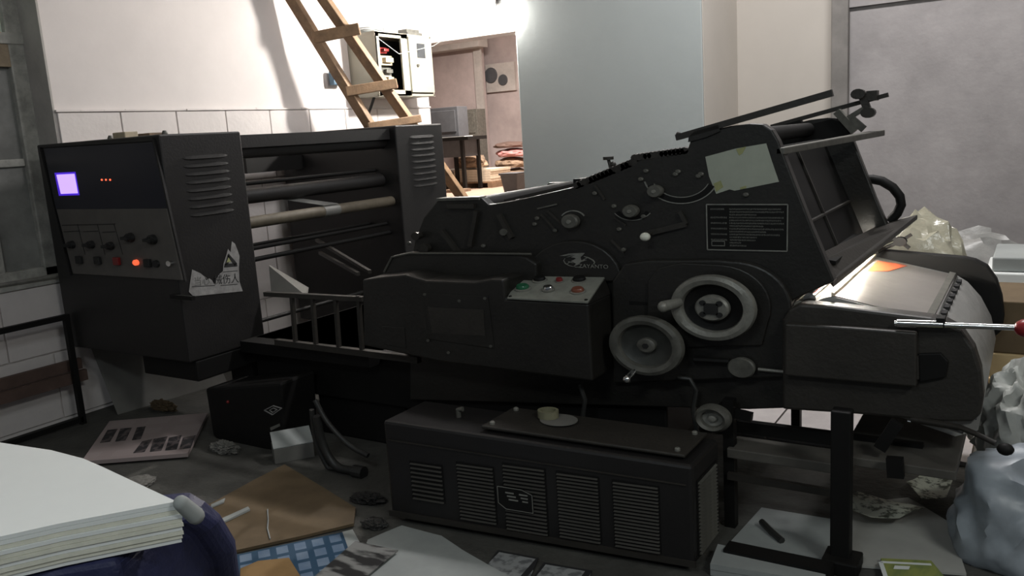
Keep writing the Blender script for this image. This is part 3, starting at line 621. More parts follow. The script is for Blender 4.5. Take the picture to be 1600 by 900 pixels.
for a, c_ in (((121, 350), (133, 398)), ((152, 350), (164, 398)), ((178, 350), (192, 398)), ((97, 352), (180, 350)), ((100, 362), (125, 361)), ((130, 362), (153, 361)), ((160, 363), (180, 362))): b.bar(fp(*a, .0145), fp(*c_, .0145), .004, .002, (0, 1, 0))
b.build('panel_markings', 'cab', cpn)
b = B(); b.bar(fp(268, 463, .02), fp(302, 466, .02), .02, .02); b.build('cabinet_handle', 'dark', fu)
# torn warning label on the louvred side
lx = NX1+.002
tp = [(300, 421), (313, 427), (319, 432), (322, 438), (327, 435), (331, 438), (335, 445), (339, 434), (343, 428), (348, 424), (349, 412), (353, 400), (356, 389), (360, 394), (362, 377), (367, 381), (371, 391), (374, 400), (373, 420), (374, 440), (379, 455), (340, 459), (302, 463), (295, 456), (297, 440)]
b = B(); b.prism([onx(x, y, lx) for x, y in tp], (.0015, 0, 0)); wlb = b.build('warning_label', 'label', fu)
tri = [[(350, 417), (356, 398), (359, 402), (357, 412)], [(357, 396), (370, 411), (367, 416), (355, 400)], [(351, 412), (370, 411), (371, 416), (350, 418)]]
b = B()
for t_ in tri: b.prism([onx(x, y, lx+.0018) for x, y in t_], (.0008, 0, 0))
for a, c_ in (((300, 448), (336, 446)), ((345, 446), (371, 444)), ((348, 425), (371, 423))): b.bar(onx(*a, lx+.002), onx(*c_, lx+.002), .003, .001, (1, 0, 0))
b.build('label_marks', 'ink', wlb)
b = B(); b.prism([onx(x, y, lx+.0026) for x, y in ((354, 410), (357, 402), (361, 409))], (.0005, 0, 0)); b.build('label_triangle_fill', 'noteglue', wlb)
c0, c1 = onx(341, 438, lx+.0018), onx(367, 436, lx+.0018)
text('械伤人', .055, 'ink', (c0+c1)/2, c1-c0, (1, 0, 0), wlb, sx=1.0)
c0, c1 = onx(306, 441, lx+.0018), onx(325, 439.5, lx+.0018)
text('当心', .05, 'tape', (c0+c1)/2, c1-c0, (1, 0, 0), wlb)
# rollers and bars across the gap
def xbar(x, y, X, r, m, nm, sq=False):
    p = onx(x, y, X); q = B()
    if sq: q.box((X-r, NY1-.02, p.z-r), (X+r, 4.40, p.z+r))
    else: q.tube([(X, NY1-.02, p.z), (X, 4.40, p.z)], r, 18)
    return q.build(nm, m, fu, smooth=not sq)
xbar(500, 215, -3.74, .035, 'cab', 'cross_beam', True); xbar(500, 228, -3.78, .045, 'cab', 'cross_roller')
xbar(500, 275, -3.86, .012, 'dark', 'cross_bar'); xbar(500, 293, -3.82, .045, 'cab', 'cross_roller')
xbar(440, 380, -3.8, .012, 'dark', 'cross_bar'); xbar(440, 397, -3.78, .014, 'dark', 'cross_bar'); xbar(455, 488, -3.72, .012, 'dark', 'cross_bar'); xbar(455, 372, -3.95, .012, 'dark', 'cross_bar')
b = B(); b.bar(onx(500, 250, -4.6)+Vector((0, -.75, .0)), onx(500, 250, -4.6)+Vector((0, .35, -.0)), .12, .10); b.build('web_roll', 'dark', fu)
p = onx(515, 329, -3.74); b = B(); b.tube([(-3.74, NY1-.02, p.z), (-3.74, 4.40, p.z)], .034, 20); tb = b.build('cardboard_tube', 'tube', fu, smooth=True)
y0, y1 = onx(503, 328, -3.74).y, onx(527, 326, -3.74).y
b = B(); b.tube([(-3.74, y0, p.z), (-3.74, y1, p.z)], .0355, 20); b.build('tape_wrap', 'tape', tb, smooth=True)
b = B(); e0 = Vector((-3.72, (y0+y1)/2, p.z+.036)); e1 = onx(440, 309, -3.85); b.prism([e0+Vector((0, -.06, 0)), e0+Vector((0, .06, 0)), e1+Vector((0, .04, .0)), e1+Vector((0, -.05, .0))], (0, 0, .003)); b.build('paper_strip', 'tape', tb)

# ================================================================ PUMP CABINET in front of the press
A = Vector((-2.15, 2.353, 0)); ang = math.radians(6.3); L = 1.225; D = .27; HP = .41
ee = Vector((math.cos(ang), math.sin(ang), 0))
def zf(u): return 1.045-.10*u/L                                      # its lid falls a little towards the right end
def pm(v): return A+ee*v[0]+Vector((0, v[1], 0))+Vector((0, 0, v[2]*zf(v[0])))
pu = thing('pump_cabinet', A, 'low black louvred pump cabinet standing on floor before press', 'pump cabinet')
def pb(b, *a, **k):
    for v in b.bm.verts: v.co = pm(v.co)
    return b.build(*a, **k)
b = B(); b.box((0, 0, .03), (L, D, HP)); b.box((.05, .03, 0), (L-.05, D-.03, .03)); pb(b, 'body', 'cab', pu, bevel=.012)
b = B(); b.box((.02, -.006, .335), (L-.02, 0, .339)); pb(b, 'seam_rail', 'press2', pu)
b = B(); b.box((-.006, -.008, .028), (L+.006, 0, .05)); pb(b, 'base_rail', 'press2', pu)
def grille(u0, u1, z0, z1, n):
    q = B(); q.box((u0-.004, -.003, z0-.006), (u1+.004, -.001, z1+.006)); g = pb(q, 'louver_panel', 'dark', pu); base = None
    for k in range(n):
        z = z0+(z1-z0)*k/(n-1)
        if base is None:
            q = B(); q.loft([[(u0, -.002, z), (u0, -.010, z-.005), (u0, -.002, z-.007)], [(u1, -.002, z), (u1, -.010, z-.005), (u1, -.002, z-.007)]]); base = pb(q, 'slat', 'slat', g); bz = z
        else: same(base, g, (0, 0, (z-bz)*zf((u0+u1)/2)))
for u0, u1, z0, z1, n in ((.115, .255, .12, .26, 9), (.325, .478, .07, .285, 16), (.522, .688, .06, .31, 18), (.737, .892, .065, .31, 19), (.948, 1.108, .065, .31, 19)): grille(u0, u1, z0, z1, n)
q = B(); q.box((L+.001, .035, .05), (L+.003, D-.035, .34)); g = pb(q, 'louver_panel', 'dark', pu); base = None
for k in range(20):
    z = .06+.27*k/19
    if base is None:
        q = B(); q.loft([[(L+.002, .045, z), (L+.011, .045, z-.005), (L+.002, .045, z-.008)], [(L+.002, D-.045, z), (L+.011, D-.045, z-.005), (L+.002, D-.045, z-.008)]]); base = pb(q, 'slat', 'steeldull', g); bz = z
    else: same(base, g, (0, 0, (z-bz)*zf(L)))
b = B(); b.prism([(.50, -.014, .225), (.60, -.014, .225), (.64, -.014, .21), (.64, -.014, .14), (.53, -.014, .14), (.50, -.014, .16)], (0, .006, 0)); pl = pb(b, 'rating_plate', 'dark', pu)
b = B()
for a, c_ in (((.50, .225), (.60, .225)), ((.64, .21), (.64, .14)), ((.53, .14), (.64, .14)), ((.50, .225), (.50, .16)), ((.60, .225), (.64, .21)), ((.50, .16), (.53, .14))): b.bar((a[0], -.0145, a[1]), (c_[0], -.0145, c_[1]), .002, .002, (0, 1, 0))
for k in range(3): b.box((.532+k*.006, -.0155, .203-k*.013), (.566+k*.008, -.014, .208-k*.013)); b.box((.588+k*.006, -.0155, .203-k*.013), (.622, -.014, .208-k*.013))
pb(b, 'plate_lines', 'etched', pl)
b = B(); b.box((.42, .03, HP+.012), (L-.035, D-.01, HP+.024)); tpn = pb(b, 'top_plate', 'press2', pu, bevel=.004)
b = B(); b.box((.44, .05, HP), (L-.06, D-.04, HP+.012)); pb(b, 'plate_riser', 'dark', pu)
for u, v in ((.45, .06), (.45, D-.04), (L-.07, .06), (L-.07, D-.04)):
    q = B(); q.turn((u, v, HP+.024), [(.010, 0), (.010, .008), (.006, .012)], 10, (0, 0, 1), 1); pb(q, 'bolt', 'steel', tpn)
b = B(); b.tube([(.25, .14, HP), (.25, .14, HP+.03), (.27, .14, HP+.035)], .01, 8); pb(b, 'valve', 'steeldull', pu)
c = pm((.60, .19, HP+.0246))
b = B(); b.turn(c+Vector((.06, -.01, .002)), [(.062, 0), (.062, .003)], 32, (0, 0, 1), 1.2); solo(b, 'paper_disc', 'board', 'round grey card disc lying on pump cabinet under tape roll', 'disc')
b = B(); b.turn(c+Vector((.01, 0, .0055)), [(.026, 0), (.036, 0), (.036, .028), (.026, .028)], 28, (0, 0, 1), 1.15, True)
solo(b, 'tape_roll', mat('tape_roll_beige', (.23, .22, .14), .5, 0, .15, 20), 'small yellowish tape roll standing on top of pump cabinet', 'tape roll', smooth=True)

# ================================================================ OTHER THINGS
# paper note on the side frame
nt_ = thing('taped_note', ony(1160, 303, YF-.004), 'blank pale green sheet taped on upper side frame of press', 'note')
b = B(); b.prism([ony(x, y, YF-.003) for x, y in ((1102, 245), (1150, 232), (1197, 224), (1206, 252), (1217, 284), (1168, 294), (1148, 298), (1140, 296), (1119, 303), (1108, 276))], (0, .002, 0)); b.build('sheet', 'note', nt_)
for pg in (((1150, 233), (1166, 229), (1160, 240), (1155, 243)), ((1115, 287), (1126, 282), (1130, 292), (1119, 300)), ((1156, 293), (1166, 290), (1166, 294), (1157, 296))):
    b = B(); b.prism([ony(x, y, YF-.0042) for x, y in pg], (0, .001, 0)); b.build('glue_spot', 'noteglue', nt_)
# motor box on the floor at the left
mb = thing('valve_box', (-3.45, 2.80, 0), 'black box with rounded edges and white diamond badge under left cabinet', 'box')
b = B(); fpz = lambda x, y: ony(x, y, 2.72)
b.prism([fpz(320, 607), fpz(438, 598), fpz(443, 690), fpz(436, 706), fpz(400, 704), fpz(345, 692), fpz(332, 682)], (0, .24, 0)); b.build('housing', 'dark', mb, bevel=.015)
b = B(); b.box((-3.6, 2.76, .0), (-3.3, 2.9, .04)); b.build('foot', 'dark', mb)
b = B()
for s_ in (1, .55):
    pts = [(443-20, 640-0)]
    d = [(412+26-12-0+0, 0)]
dm = [(413, 641), (427, 634), (440, 638), (426, 648)]
for i in range(4): b.bar(ony(*dm[i], 2.717), ony(*dm[(i+1) % 4], 2.717), .004, .006, (0, 1, 0))
dm2 = [(421, 641), (427, 637.5), (433, 640), (426, 644.5)]
for i in range(4): b.bar(ony(*dm2[i], 2.717), ony(*dm2[(i+1) % 4], 2.717), .004, .004, (0, 1, 0))
b.build('diamond_badge', 'label', mb)
b = B(); b.prism([ony(x, y, 2.716) for x, y in ((422, 668), (436, 662), (437, 666), (423, 673))], (0, .003, 0)); b.build('small_badge', 'board', mb)
b = B(); b.ball(ony(356, 628, 2.715), .008); b.build('red_light', 'red', mb)
# hoses on the floor between box and pump cabinet
hs = ((((492, 625), (512, 660), (545, 695), (575, 712)), .012, 'thin dark air hose looping highest behind the cardboard'), (((495, 650), (503, 690), (522, 725), (560, 750)), .020, 'thick dark air hose curving down to its coupling'), (((487, 640), (494, 690), (512, 730), (528, 752)), .012, 'thin dark air hose lying outermost beside the cardboard'))
for pts, r, lb in hs:
    P = []
    n = len(pts)
    for i, (x, y) in enumerate(pts): P.append(ony(x, y, 2.62+.01*i))
    b = B(); 
    Q = []
    for i in range(n-1):
        for k in range(5):
            t_ = k/5; p0, p1, p2, p3 = P[max(i-1, 0)], P[i], P[i+1], P[min(i+2, n-1)]
            Q.append(.5*((2*p1)+(p2-p0)*t_+(2*p0-5*p1+4*p2-p3)*t_**2+(3*p1-p0-3*p2+p3)*t_**3))
    Q.append(P[-1]); mz = min(q.z for q in Q)
    for q in Q: q.z = max(q.z, r+.002)
    b.tube(Q, r, 10); t = thing('air_hose', Q[-1], lb, 'hose'); b.build('hose', 'hose', t, smooth=True)
    if r > .015: q = B(); q.tube([Q[-2]+Vector((0, 0, 0)), Q[-1]+Vector((.04, 0, 0))], .030, 12); q.build('coupling', 'hose', t)
# paper stack front left on a blue wrapped pile
ps = thing('paper_stack', onz(100, 800, .7), 'thick stack of white paper with drooping layered edge, bottom left', 'paper stack')
topc = [(276, 783), (250, 771), (222, 758), (190, 743), (160, 729), (130, 716), (80, 703), (0, 691), (-120, 684), (-300, 690), (-300, 930), (-120, 870), (0, 838), (90, 818), (180, 801)]
layers = 10; zt_ = .80; th = .0092
for k in range(layers):
    dxp = 0
    P = [onz(x, y, zt_)+Vector((0, 0, -k*th)) for x, y in topc]
    cen = sum(P, Vector())/len(P); sc_ = 1+(.000, .004, .008, .022, .018, .023, .012, .016, .005, -.004)[k]
    P = [cen+(p-cen)*sc_ for p in P]
    for p in P: p.z = zt_-k*th-th*.96
    b = B(); b.prism(P, (0, 0, th*.9)); o = b.build('sheet_bundle', 'paperedge' if k in (2, 4, 5, 7, 8) else 'paper', ps)
zb2 = zt_-layers*th
b = B(); blk = [(262, 790), (130, 722), (0, 698), (-280, 694), (-280, 900), (0, 832), (170, 806)]
Pt = [onz(x, y, zt_) for x, y in blk]; cen = sum(Pt, Vector())/len(Pt)
rings = []
for z, s_, ex_ in ((0, 1.10, (360, 1010)), (.3, 1.10, (358, 940)), (.5, 1.06, (348, 872)), (.62, 1.03, (322, 832)), (.68, 1.01, (296, 812)), (zb2-.004, 1.0, (272, 797))):
    rg = [Vector((cen.x+(p.x-cen.x)*s_, cen.y+(p.y-cen.y)*s_, z)) for p in Pt]
    e_ = onz(*ex_, z); rg = [e_+Vector((-.06, .09, 0)), e_+Vector((-.015, .05, 0)), e_, e_+Vector((-.02, -.03, 0))]+rg[1:]
    rings.append(rg[3::-1][::-1]+rg[4:]) if False else rings.append([rg[3], rg[2], rg[1], rg[0]]+rg[4:])
b.loft(rings); solo(b, 'wrapped_pile', 'bluecloth', 'navy blue wrapped pile under the white paper stack', 'wrapped pile', bevel=.02)
b = B(); g0, g1 = onz(283, 786, .80), onz(306, 806, .76); b.tube([g0, g1], [.016, .018], 14); b.ball(g0, .016); b.ball(g1, .018)
solo(b, 'paper_roll', 'papergrey', 'grey rolled paper plug stuck at the corner of the paper stack', 'paper roll', smooth=True)
# flat things on the floor, left
sheet('printed_sheet', ((172, 663), (325, 650), (294, 714), (128, 727)), .012, .02, printmat('print_stripes', (.36, .30, .29), (.36, .30, .29), 4, 9, .45, .55, (.20, .16, .035, (.34, .28, .27))), 'pinkish printed sheets with dark photo blocks on floor beside black box', 'printed sheets')
bm_ = B()
sh_ = bpy.data.objects['printed_sheet']
for i, pg in enumerate((((168, 672), (184, 670), (172, 690), (156, 692)), ((188, 670), (206, 668), (196, 688), (180, 690)), ((214, 668), (228, 666), (220, 686), (206, 688)), ((222, 690), (238, 686), (226, 706), (208, 708)), ((240, 686), (262, 682), (252, 704), (234, 706)), ((264, 684), (284, 680), (276, 702), (258, 704)), ((286, 684), (306, 680), (298, 700), (280, 702)))):
    P = [sh_.matrix_world.inverted() @ p if False else p for p in [onz(x, y, .033) for x, y in pg]]
    R_ = Matrix.Rotation(-sh_.rotation_euler.z, 3, 'Z'); P = [R_ @ (p-sh_.location) for p in P]
    me_b = B(); me_b.prism(P, (0, 0, .0008)); o = me_b.build('print_block', printmat('photo_ink', (.11, .09, .09), (.03, .028, .03), 30, 18), None); o.parent = sh_
b = B(); lb0, lb1 = onz(184, 648, .0), onz(352, 598, .0); tpz = Vector((-.19, .0, .44))
b.prism([lb0, lb1, lb1+tpz, lb0+tpz*1.0], (.0, .012, .006)); solo(b, 'leaning_board', 'board', 'plain grey board leaning under the left control cabinet', 'board')
sheet('flattened_carton', ((445, 729), (505, 765), (556, 797), (553, 822), (470, 842), (352, 868), (310, 832), (298, 806), (340, 785), (400, 752)), .004, .012, 'carton', 'brown flattened cardboard lying on floor left of pump cabinet', 'cardboard')
sheet('wood_strip', ((326, 822), (388, 794), (391, 798), (330, 827)), .018, .008, 'papergrey', 'thin pale paper strip lying on the brown flattened cardboard', 'paper strip')
sheet('paper_scrap', ((330, 790), (352, 780), (350, 786), (330, 794)), .018, .006, 'papergrey', 'small torn pale scrap at left edge of brown cardboard', 'paper scrap')
sheet('blue_printed_sheet', ((535, 833), (352, 872), (330, 930), (590, 930), (553, 862)), .018, .004, printmat('blue_tiles', (.15, .21, .29), (.11, .17, .26), 14, 14, .4, .6, (.066, .082, .012, (.012, .055, .11))), 'sheet printed with rows of pale blue squares, front left floor', 'printed sheet')
sheet('paper_slip', ((535, 832), (551, 828), (562, 848), (556, 862), (548, 868)), .02, .003, 'papergrey', 'narrow white slip beside the sheet of blue squares', 'paper slip')
sheet('carton_piece', ((376, 893), (404, 881), (452, 876), (470, 905), (376, 925)), .026, .012, 'cartonred', 'orange-brown carton piece lying on the sheet of blue squares', 'carton')
sheet('white_sheet', ((575, 846), (628, 824), (690, 840), (722, 862), (800, 906), (800, 940), (540, 940)), .008, .006, 'papergrey', 'large blank off-white sheet lying before the pump cabinet', 'paper sheet', curl=.004)
sheet('photo_sheet', ((555, 847), (622, 861), (560, 912), (480, 912)), .026, .004, printmat('photo_print', (.22, .22, .21), (.012, .012, .012), 5, 16, .46, .56), 'sheet of black and white photo prints overlapping the blank sheet', 'printed sheet')
pm = printmat('grey_print', (.30, .31, .31), (.13, .135, .14), 26, 26, .42, .55, (.17, .3, .012, (.02, .02, .022)))
sheet('leaflet', ((778, 861), (842, 873), (824, 912), (745, 908)), .006, .004, pm, 'grey printed leaflet, left of the two before pump cabinet', 'leaflet')
sheet('leaflet', ((850, 880), (925, 893), (910, 930), (826, 915)), .006, .004, pm, 'grey printed leaflet, right of the two before pump cabinet', 'leaflet')
b = B(); b.tube([onz(418, 796, .019), onz(419, 812, .019), onz(418, 826, .019), onz(422, 842, .019)], .003, 6); solo(b, 'white_thread', 'papergrey', 'thin white thread lying across the brown flattened cardboard', 'thread')
# scraps round the black box
b = crumple(onz(352, 705), .10, .05, .035, 3, .5); solo(b, 'crumpled_paper', 'board', 'crumpled grey paper on floor left of small flap carton', 'crumpled paper', smooth=False)
fb = thing('small_carton', onz(425, 728), 'small grey carton with open pale flap below the black box', 'carton')
p0, p1 = onz(430, 726), onz(492, 714); d = (p1-p0); n_ = Vector((-d.y, d.x, 0)).normalized()*.12
b = B(); b.prism([p0, p1, p1+n_, p0+n_], (0, 0, .075)); b.build('carton_body', 'board', fb, bevel=.003)
b = B(); z_ = Vector((0, 0, .077)); b.prism([p0+z_, p1+z_, p1+n_*.9+z_+Vector((0, 0, .05)), p0+n_*.9+z_+Vector((0, 0, .05))], (0, 0, .004)); b.build('flap', 'papergrey', fb)
b = crumple(onz(575, 782), .09, .05, .02, 9, .5); solo(b, 'dark_film', 'rubber', 'crumpled black film on floor behind the brown cardboard', 'film')
b = crumple(onz(586, 822), .06, .04, .02, 11, .35); solo(b, 'dark_rag', 'hose', 'dull dark rag on floor at left end of pump cabinet', 'rag', smooth=True)
b = crumple(onz(215, 758), .08, .08, .02, 21, .3); solo(b, 'grey_rag', 'board', 'small grey paper lump on floor behind the white paper stack', 'paper lump', smooth=True)
b = crumple(onz(255, 640), .12, .035, .04, 31, .55); solo(b, 'rubbish_heap', 'carton', 'low brown rubbish heap on floor before the leaning board', 'rubbish')
# black metal frame by the left wall with planks behind
mf = thing('metal_frame', onz(130, 662), 'thin black metal table frame standing at the left wall', 'metal frame')
f0 = onz(130, 662); fx = f0.x
ft = onx(85, 499, fx); fl = onx(-20, 519, fx)
b = B(); b.bar(Vector((f0.x, f0.y, 0)), Vector((f0.x, f0.y, ft.z)), .03, .03, (0, 1, 0)); b.build('leg', 'dark', mf)
b = B(); b.bar(Vector((f0.x, f0.y+.015, ft.z)), Vector((f0.x, 1.4, ft.z)), .035, .03); b.build('top_rail', 'dark', mf)
b = B(); b.bar(Vector((f0.x, f0.y, .03)), Vector((f0.x, 1.4, .03)), .03, .03); b.build('bottom_rail', 'dark', mf)
b = B(); b.bar(Vector((f0.x, 1.4, 0)), Vector((f0.x, 1.4, ft.z)), .03, .03, (0, 1, 0)); b.build('leg', 'dark', mf)
for k, (ya, yb, xo) in enumerate(((594, 578, -.09), (617, 597, -.05))):
    z = onx(60, (ya+yb)/2, fx+xo+.02).z; b = B(); b.box((fx+xo-.016, 1.3, z-.032), (fx+xo+.016, 2.66, z+.032))
    o = b.build('plank', 'plank', mf)
b = B(); b.tube([(WX+.04, 1.0, .865), (WX+.02, 2.0, .868), (WX+.05, 2.74, .862)], .012, 8); solo(b, 'loose_pipe', 'steel', 'thin metal pipe lying along the window sill', 'pipe', smooth=True)
# things on top of the near cabinet
c = onx(196, 212, -4.2)
for nm, px_, y_, sx_, sz_, m_, lb in (('small_box', 196, 2.78, .055, .035, 'breaker', 'small beige box lying on top of near cabinet, left one'), ('small_box', 235, 2.78, .05, .018, 'bundle', 'low brown box lying on top of near cabinet, right one')):
    p = ony(px_, 212, y_); b = B(); b.box((p.x-sx_, y_-.04, ZT), (p.x+sx_, y_+.04, ZT+sz_)); solo(b, nm, m_, lb, 'box', bevel=.004)
for px_, lb in ((172, 'small dark nut on cabinet top left of the beige box'), (258, 'small dark nut on cabinet top right of the brown box')):
    p = ony(px_, 212, 2.78); b = B(); b.turn((p.x, 2.78, ZT), [(.014, 0), (.016, .01), (.009, .025)], 12, (0, 0, 1), 1); solo(b, 'loose_nut', 'steeldull', lb, 'nut', smooth=True)
# ladder leaning on the left wall
ld = thing('wooden_ladder', (-4.0, 5.6, 0), 'raw pine ladder leaning against white left wall', 'ladder')
tL, bL = onx(457, 0, -4.71), onx(577, 195, -4.42); tR, bR = onx(507, 0, -4.50), onx(643, 195, -4.22)
def ext(t_, b_, z): return t_+(b_-t_)*((z-t_.z)/(b_.z-t_.z))
def cut(t_, b_): k = (WX+.035-t_.x)/(b_.x-t_.x); return t_+(b_-t_)*k
for t_, b_ in ((tL, bL), (tR, bR)):
    b = B(); b.bar(cut(t_, b_), ext(t_, b_, .02), .05, .085, (1, 0, .2)); b.build('rail', 'wood', ld, bevel=.004)
def rl(t_, b_, y): return t_+(b_-t_)*(y/195.)
for y, ht in ((50, .085), (134, .075), (191, .06), (-25, .07)):
    a, c_ = rl(tL, bL, y+6), rl(tR, bR, y-4); d = (c_-a).normalized()*.05
    b = B(); b.bar(a-d*1.2+Vector((.055, 0, 0)), c_+d*1.2+Vector((.055, 0, 0)), .035, ht); b.build('rung', 'wood', ld, bevel=.006)
for k in range(2, 7):
    z = 1.45-k*.28
    a, c_ = ext(tL, bL, z), ext(tR, bR, z); b = B(); b.bar(a+Vector((.05, 0, 0)), c_+Vector((.05, 0, 0)), .035, .07); b.build('rung', 'wood', ld)
# electrical box on the left wall
ex = -4.55
eb = thing('electrical_box', (WX, 5.65, 1.88), 'beige electrical box hung on wall with open front and contactors', 'electrical box')
E0, E1, E2 = onx(585, 52, ex).y, onx(636, 52, ex).y, onx(672, 55, ex).y
zt2, zb3 = onx(620, 52, ex).z, onx(620, 150, ex).z
b = B(); t_ = .02
b.box((WX+.001, E0, zb3), (WX+.015, E2, zt2)); b.box((WX, E0, zb3), (ex, E0+t_, zt2)); b.box((WX, E2-t_, zb3), (ex, E2, zt2)); b.box((WX, E0, zt2-t_), (ex, E2, zt2)); b.box((WX, E0, zb3), (ex, E2, zb3+t_)); b.box((ex-.02, E1-.09, zb3), (ex, E1, zt2)); b.box((ex-.02, E0, zb3), (ex, E0+.05, zt2)); b.box((ex-.02, E0, zt2-.04), (ex, E1, zt2)); b.box((ex-.02, E0, zb3), (ex, E1, zb3+.05))
b.build('case', 'ebox', eb, bevel=.003)
b = B(); b.box((WX+.016, E0+.02, zb3+.02), (WX+.02, E2-.02, zt2-.02)); b.build('back_plate', 'eboxin', eb)
b = B(); b.box((ex, E1-.01, zb3+.03), (ex+.02, E2-.02, zt2-.02)); dr = b.build('door', 'ebox', eb, bevel=.003)
dy = E2-E1; b = B(); b.box((ex+.0205, E1+dy*.28, zt2-.19), (ex+.023, E1+dy*.62, zt2-.07)); b.build('door_window', 'eboxin', dr)
b = B(); b.turn((ex+.02, E1+dy*.25, (zt2+zb3)/2), [(.012, 0), (.012, .02)], 10, (1, 0, 0), 1); b.build('door_knob', 'steeldull', dr)
for yo, z, s, m in ((.16, .30, .10, 'breaker'), (.15, .21, .08, 'steeldull'), (.16, .15, .07, 'breaker'), (.13, .38, .06, 'red'), (.22, .09, .05, 'red')):
    b = B(); b.box((WX+.02, E0+yo+.10-s*.8, zb3+z-s*.4), (WX+.18, E0+yo+.10+s*.8, zb3+z+s*.4)); b.box((WX+.18, E0+yo+.10-s*.5, zb3+z-s*.2), (WX+.22, E0+yo+.10+s*.5, zb3+z+s*.2)); b.build('contactor', m, eb, bevel=.004)
b = B()
for k in range(4): b.tube([(WX+.1, E0+.08+k*.03, zb3+.02), (WX+.12, E0+.10+k*.03, zb3+.12), (WX+.1, E0+.14+k*.02, zb3+.2)], .005, 6)
b.build('wires', 'red', eb)
b = B(); b.tube([(WX+.15, E0+.1, zb3), (WX+.03, E0+.1, zb3-.2), (WX+.03, E0+.12, .9)], .012, 8); b.build('cable', 'rubber', eb)
b = B(); p = (ex-.12, (E1+E2)/2); b.box((p[0]-.08, p[1]-.1, zt2), (p[0]+.08, p[1]+.1, zt2+.03)); b.box((p[0]-.05, p[1]-.07, zt2+.03), (p[0]+.05, p[1]+.1, zt2+.06)); solo(b, 'tool_case', 'steeldull', 'small grey tool case lying on top of electrical box', 'case', bevel=.004)
b = B()
for k in range(3): b.tube([Vector((ex-.14, E0+.13, zt2+.012+k*.014))+Vector((.09*math.cos(a), .12*math.sin(a), 0)) for a in [2*math.pi*j/18 for j in range(19)]], .006, 6)
solo(b, 'cable_coil', 'papergrey', 'coil of white cable lying on top of electrical box', 'cable', smooth=True)
b = B(); s0 = Vector((WX+.03, E0-.28, 1.98)); b.box(s0, s0+Vector((.05, .13, .11))); b.box(s0+Vector((.05, .02, .06)), s0+Vector((.06, .06, .10))); solo(b, 'junction_box', mat('blue_box', (.06, .13, .2), .5), 'small blue junction box on wall seen through the ladder', 'junction box', bevel=.004)
b = B(); P = [Vector((ex+.02, E0+.0, zt2-.05)), Vector((ex+.03, E0+.25, zt2-.17)), Vector((ex+.03, E2, zt2-.08)), ony(740, 30, 6.2)]; b.tube(P, .003, 6); solo(b, 'slack_wire', 'papergrey', 'thin white wire running across electrical box towards the bulb', 'wire')
# back room
ZB = .58
bt = thing('side_table', (ony(712, 216, 12.3).x, 12.3, ZB), 'black table seen in back room with papers on top', 'table')
a, c_ = ony(686, 216, 12.2), ony(736, 213, 12.2)
b = B(); b.box((a.x, 12.1, a.z-.06), (c_.x, 12.7, a.z)); b.build('tabletop', 'dark', bt)
b = B(); b.box((a.x, 12.14, a.z-.35), (c_.x-.15, 12.6, a.z-.06)); b.build('drawer', 'binm', bt)
for x in (a.x+.04, c_.x-.16):
    for y in (12.14, 12.62): B().box((x-.03, y-.03, ZB), (x+.03, y+.03, a.z-.06)).build('leg', 'dark', bt)
b = B(); b.box((c_.x-.35, 11.75, ZB), (c_.x+.0, 12.08, ZB+.05)); solo(b, 'foot_board', 'bundle', 'brown board on floor at the foot of back room table', 'board')
b = B(); b.box((a.x+.05, 12.14, a.z), (c_.x-.1, 12.4, a.z+.012)); solo(b, 'loose_papers', 'paper', 'white papers lying on the black back room table', 'papers')
for x0, y0, x1, y1, Y, m, lb in ((668, 166, 715, 214, 12.6, 'binm', 'wide dark monitor-like case standing on back room table'), (717, 170, 745, 214, 14.1, 'steeldull', 'narrow dark grey case right of the wide one, back room')):
    p, q = ony(x0, y1, Y), ony(x1, y0, Y); zz = a.z if Y < 12.7 else ZB
    b = B(); b.box((p.x, Y-.02, zz), (q.x, Y+.3, q.z)); b.box((p.x+.05, Y-.035, p.z+.06), (q.x-.05, Y-.02, q.z-.06)); solo(b, 'dark_case', m, lb, 'case', bevel=.01)
pa = thing('pallet', (ony(745, 285, 12.9).x, 12.9, ZB), 'wooden pallet carrying cream sheets in back room', 'pallet')
x0, x1 = ony(695, 282, 12.9).x, ony(778, 282, 12.9).x
for k in range(3): B().box((x0+k*(x1-x0-.1)/2, 12.7, ZB), (x0+k*(x1-x0-.1)/2+.1, 13.5, ZB+.09)).build('runner', 'woodend', pa)
for k in range(5): B().box((x0, 12.7+k*.165, ZB+.09), (x1, 12.82+k*.165, ZB+.115)).build('deck_board', 'wood', pa)
for k in range(5):
    b = B(); j = random.uniform(-.03, .03); b.box((x0+.36+j, 12.72, ZB+.117+k*.045), (x1-.03+j, 13.4, ZB+.117+k*.045+.042)); solo(b, 'sheet_pile', 'creamstack', ('lowest pile of cream sheets on the back room pallet', 'second cream sheet pile up from the back room pallet', 'middle one of five cream sheet piles on back room pallet', 'second cream sheet pile from top, back room pallet', 'topmost pile of cream sheets on the back room pallet')[k], 'paper pile', 'cream sheets on the back room pallet')
b = crumple((x0+.13, 12.9, ZB+.117), .17, .17, .13, 41, .4, 3); solo(b, 'wrapped_bundle', 'greyfilm', 'grey wrapped bundle at left end of back room pallet', 'bundle')
zz = ZB+.117+.225
b = B(); b.box((x0+.1, 12.75, zz+.003), (x0+.6, 13.2, zz+.02)); solo(b, 'white_board_sheet', 'paper', 'white sheet lying at left on cream sheets, back room', 'paper sheet')
b = crumple((x0+.62, 12.95, zz+.02), .32, .25, .17, 43, .45, 3); solo(b, 'brown_bundle', 'bundle', 'crumpled brown paper bundle on top of cream sheets, back room', 'bundle')
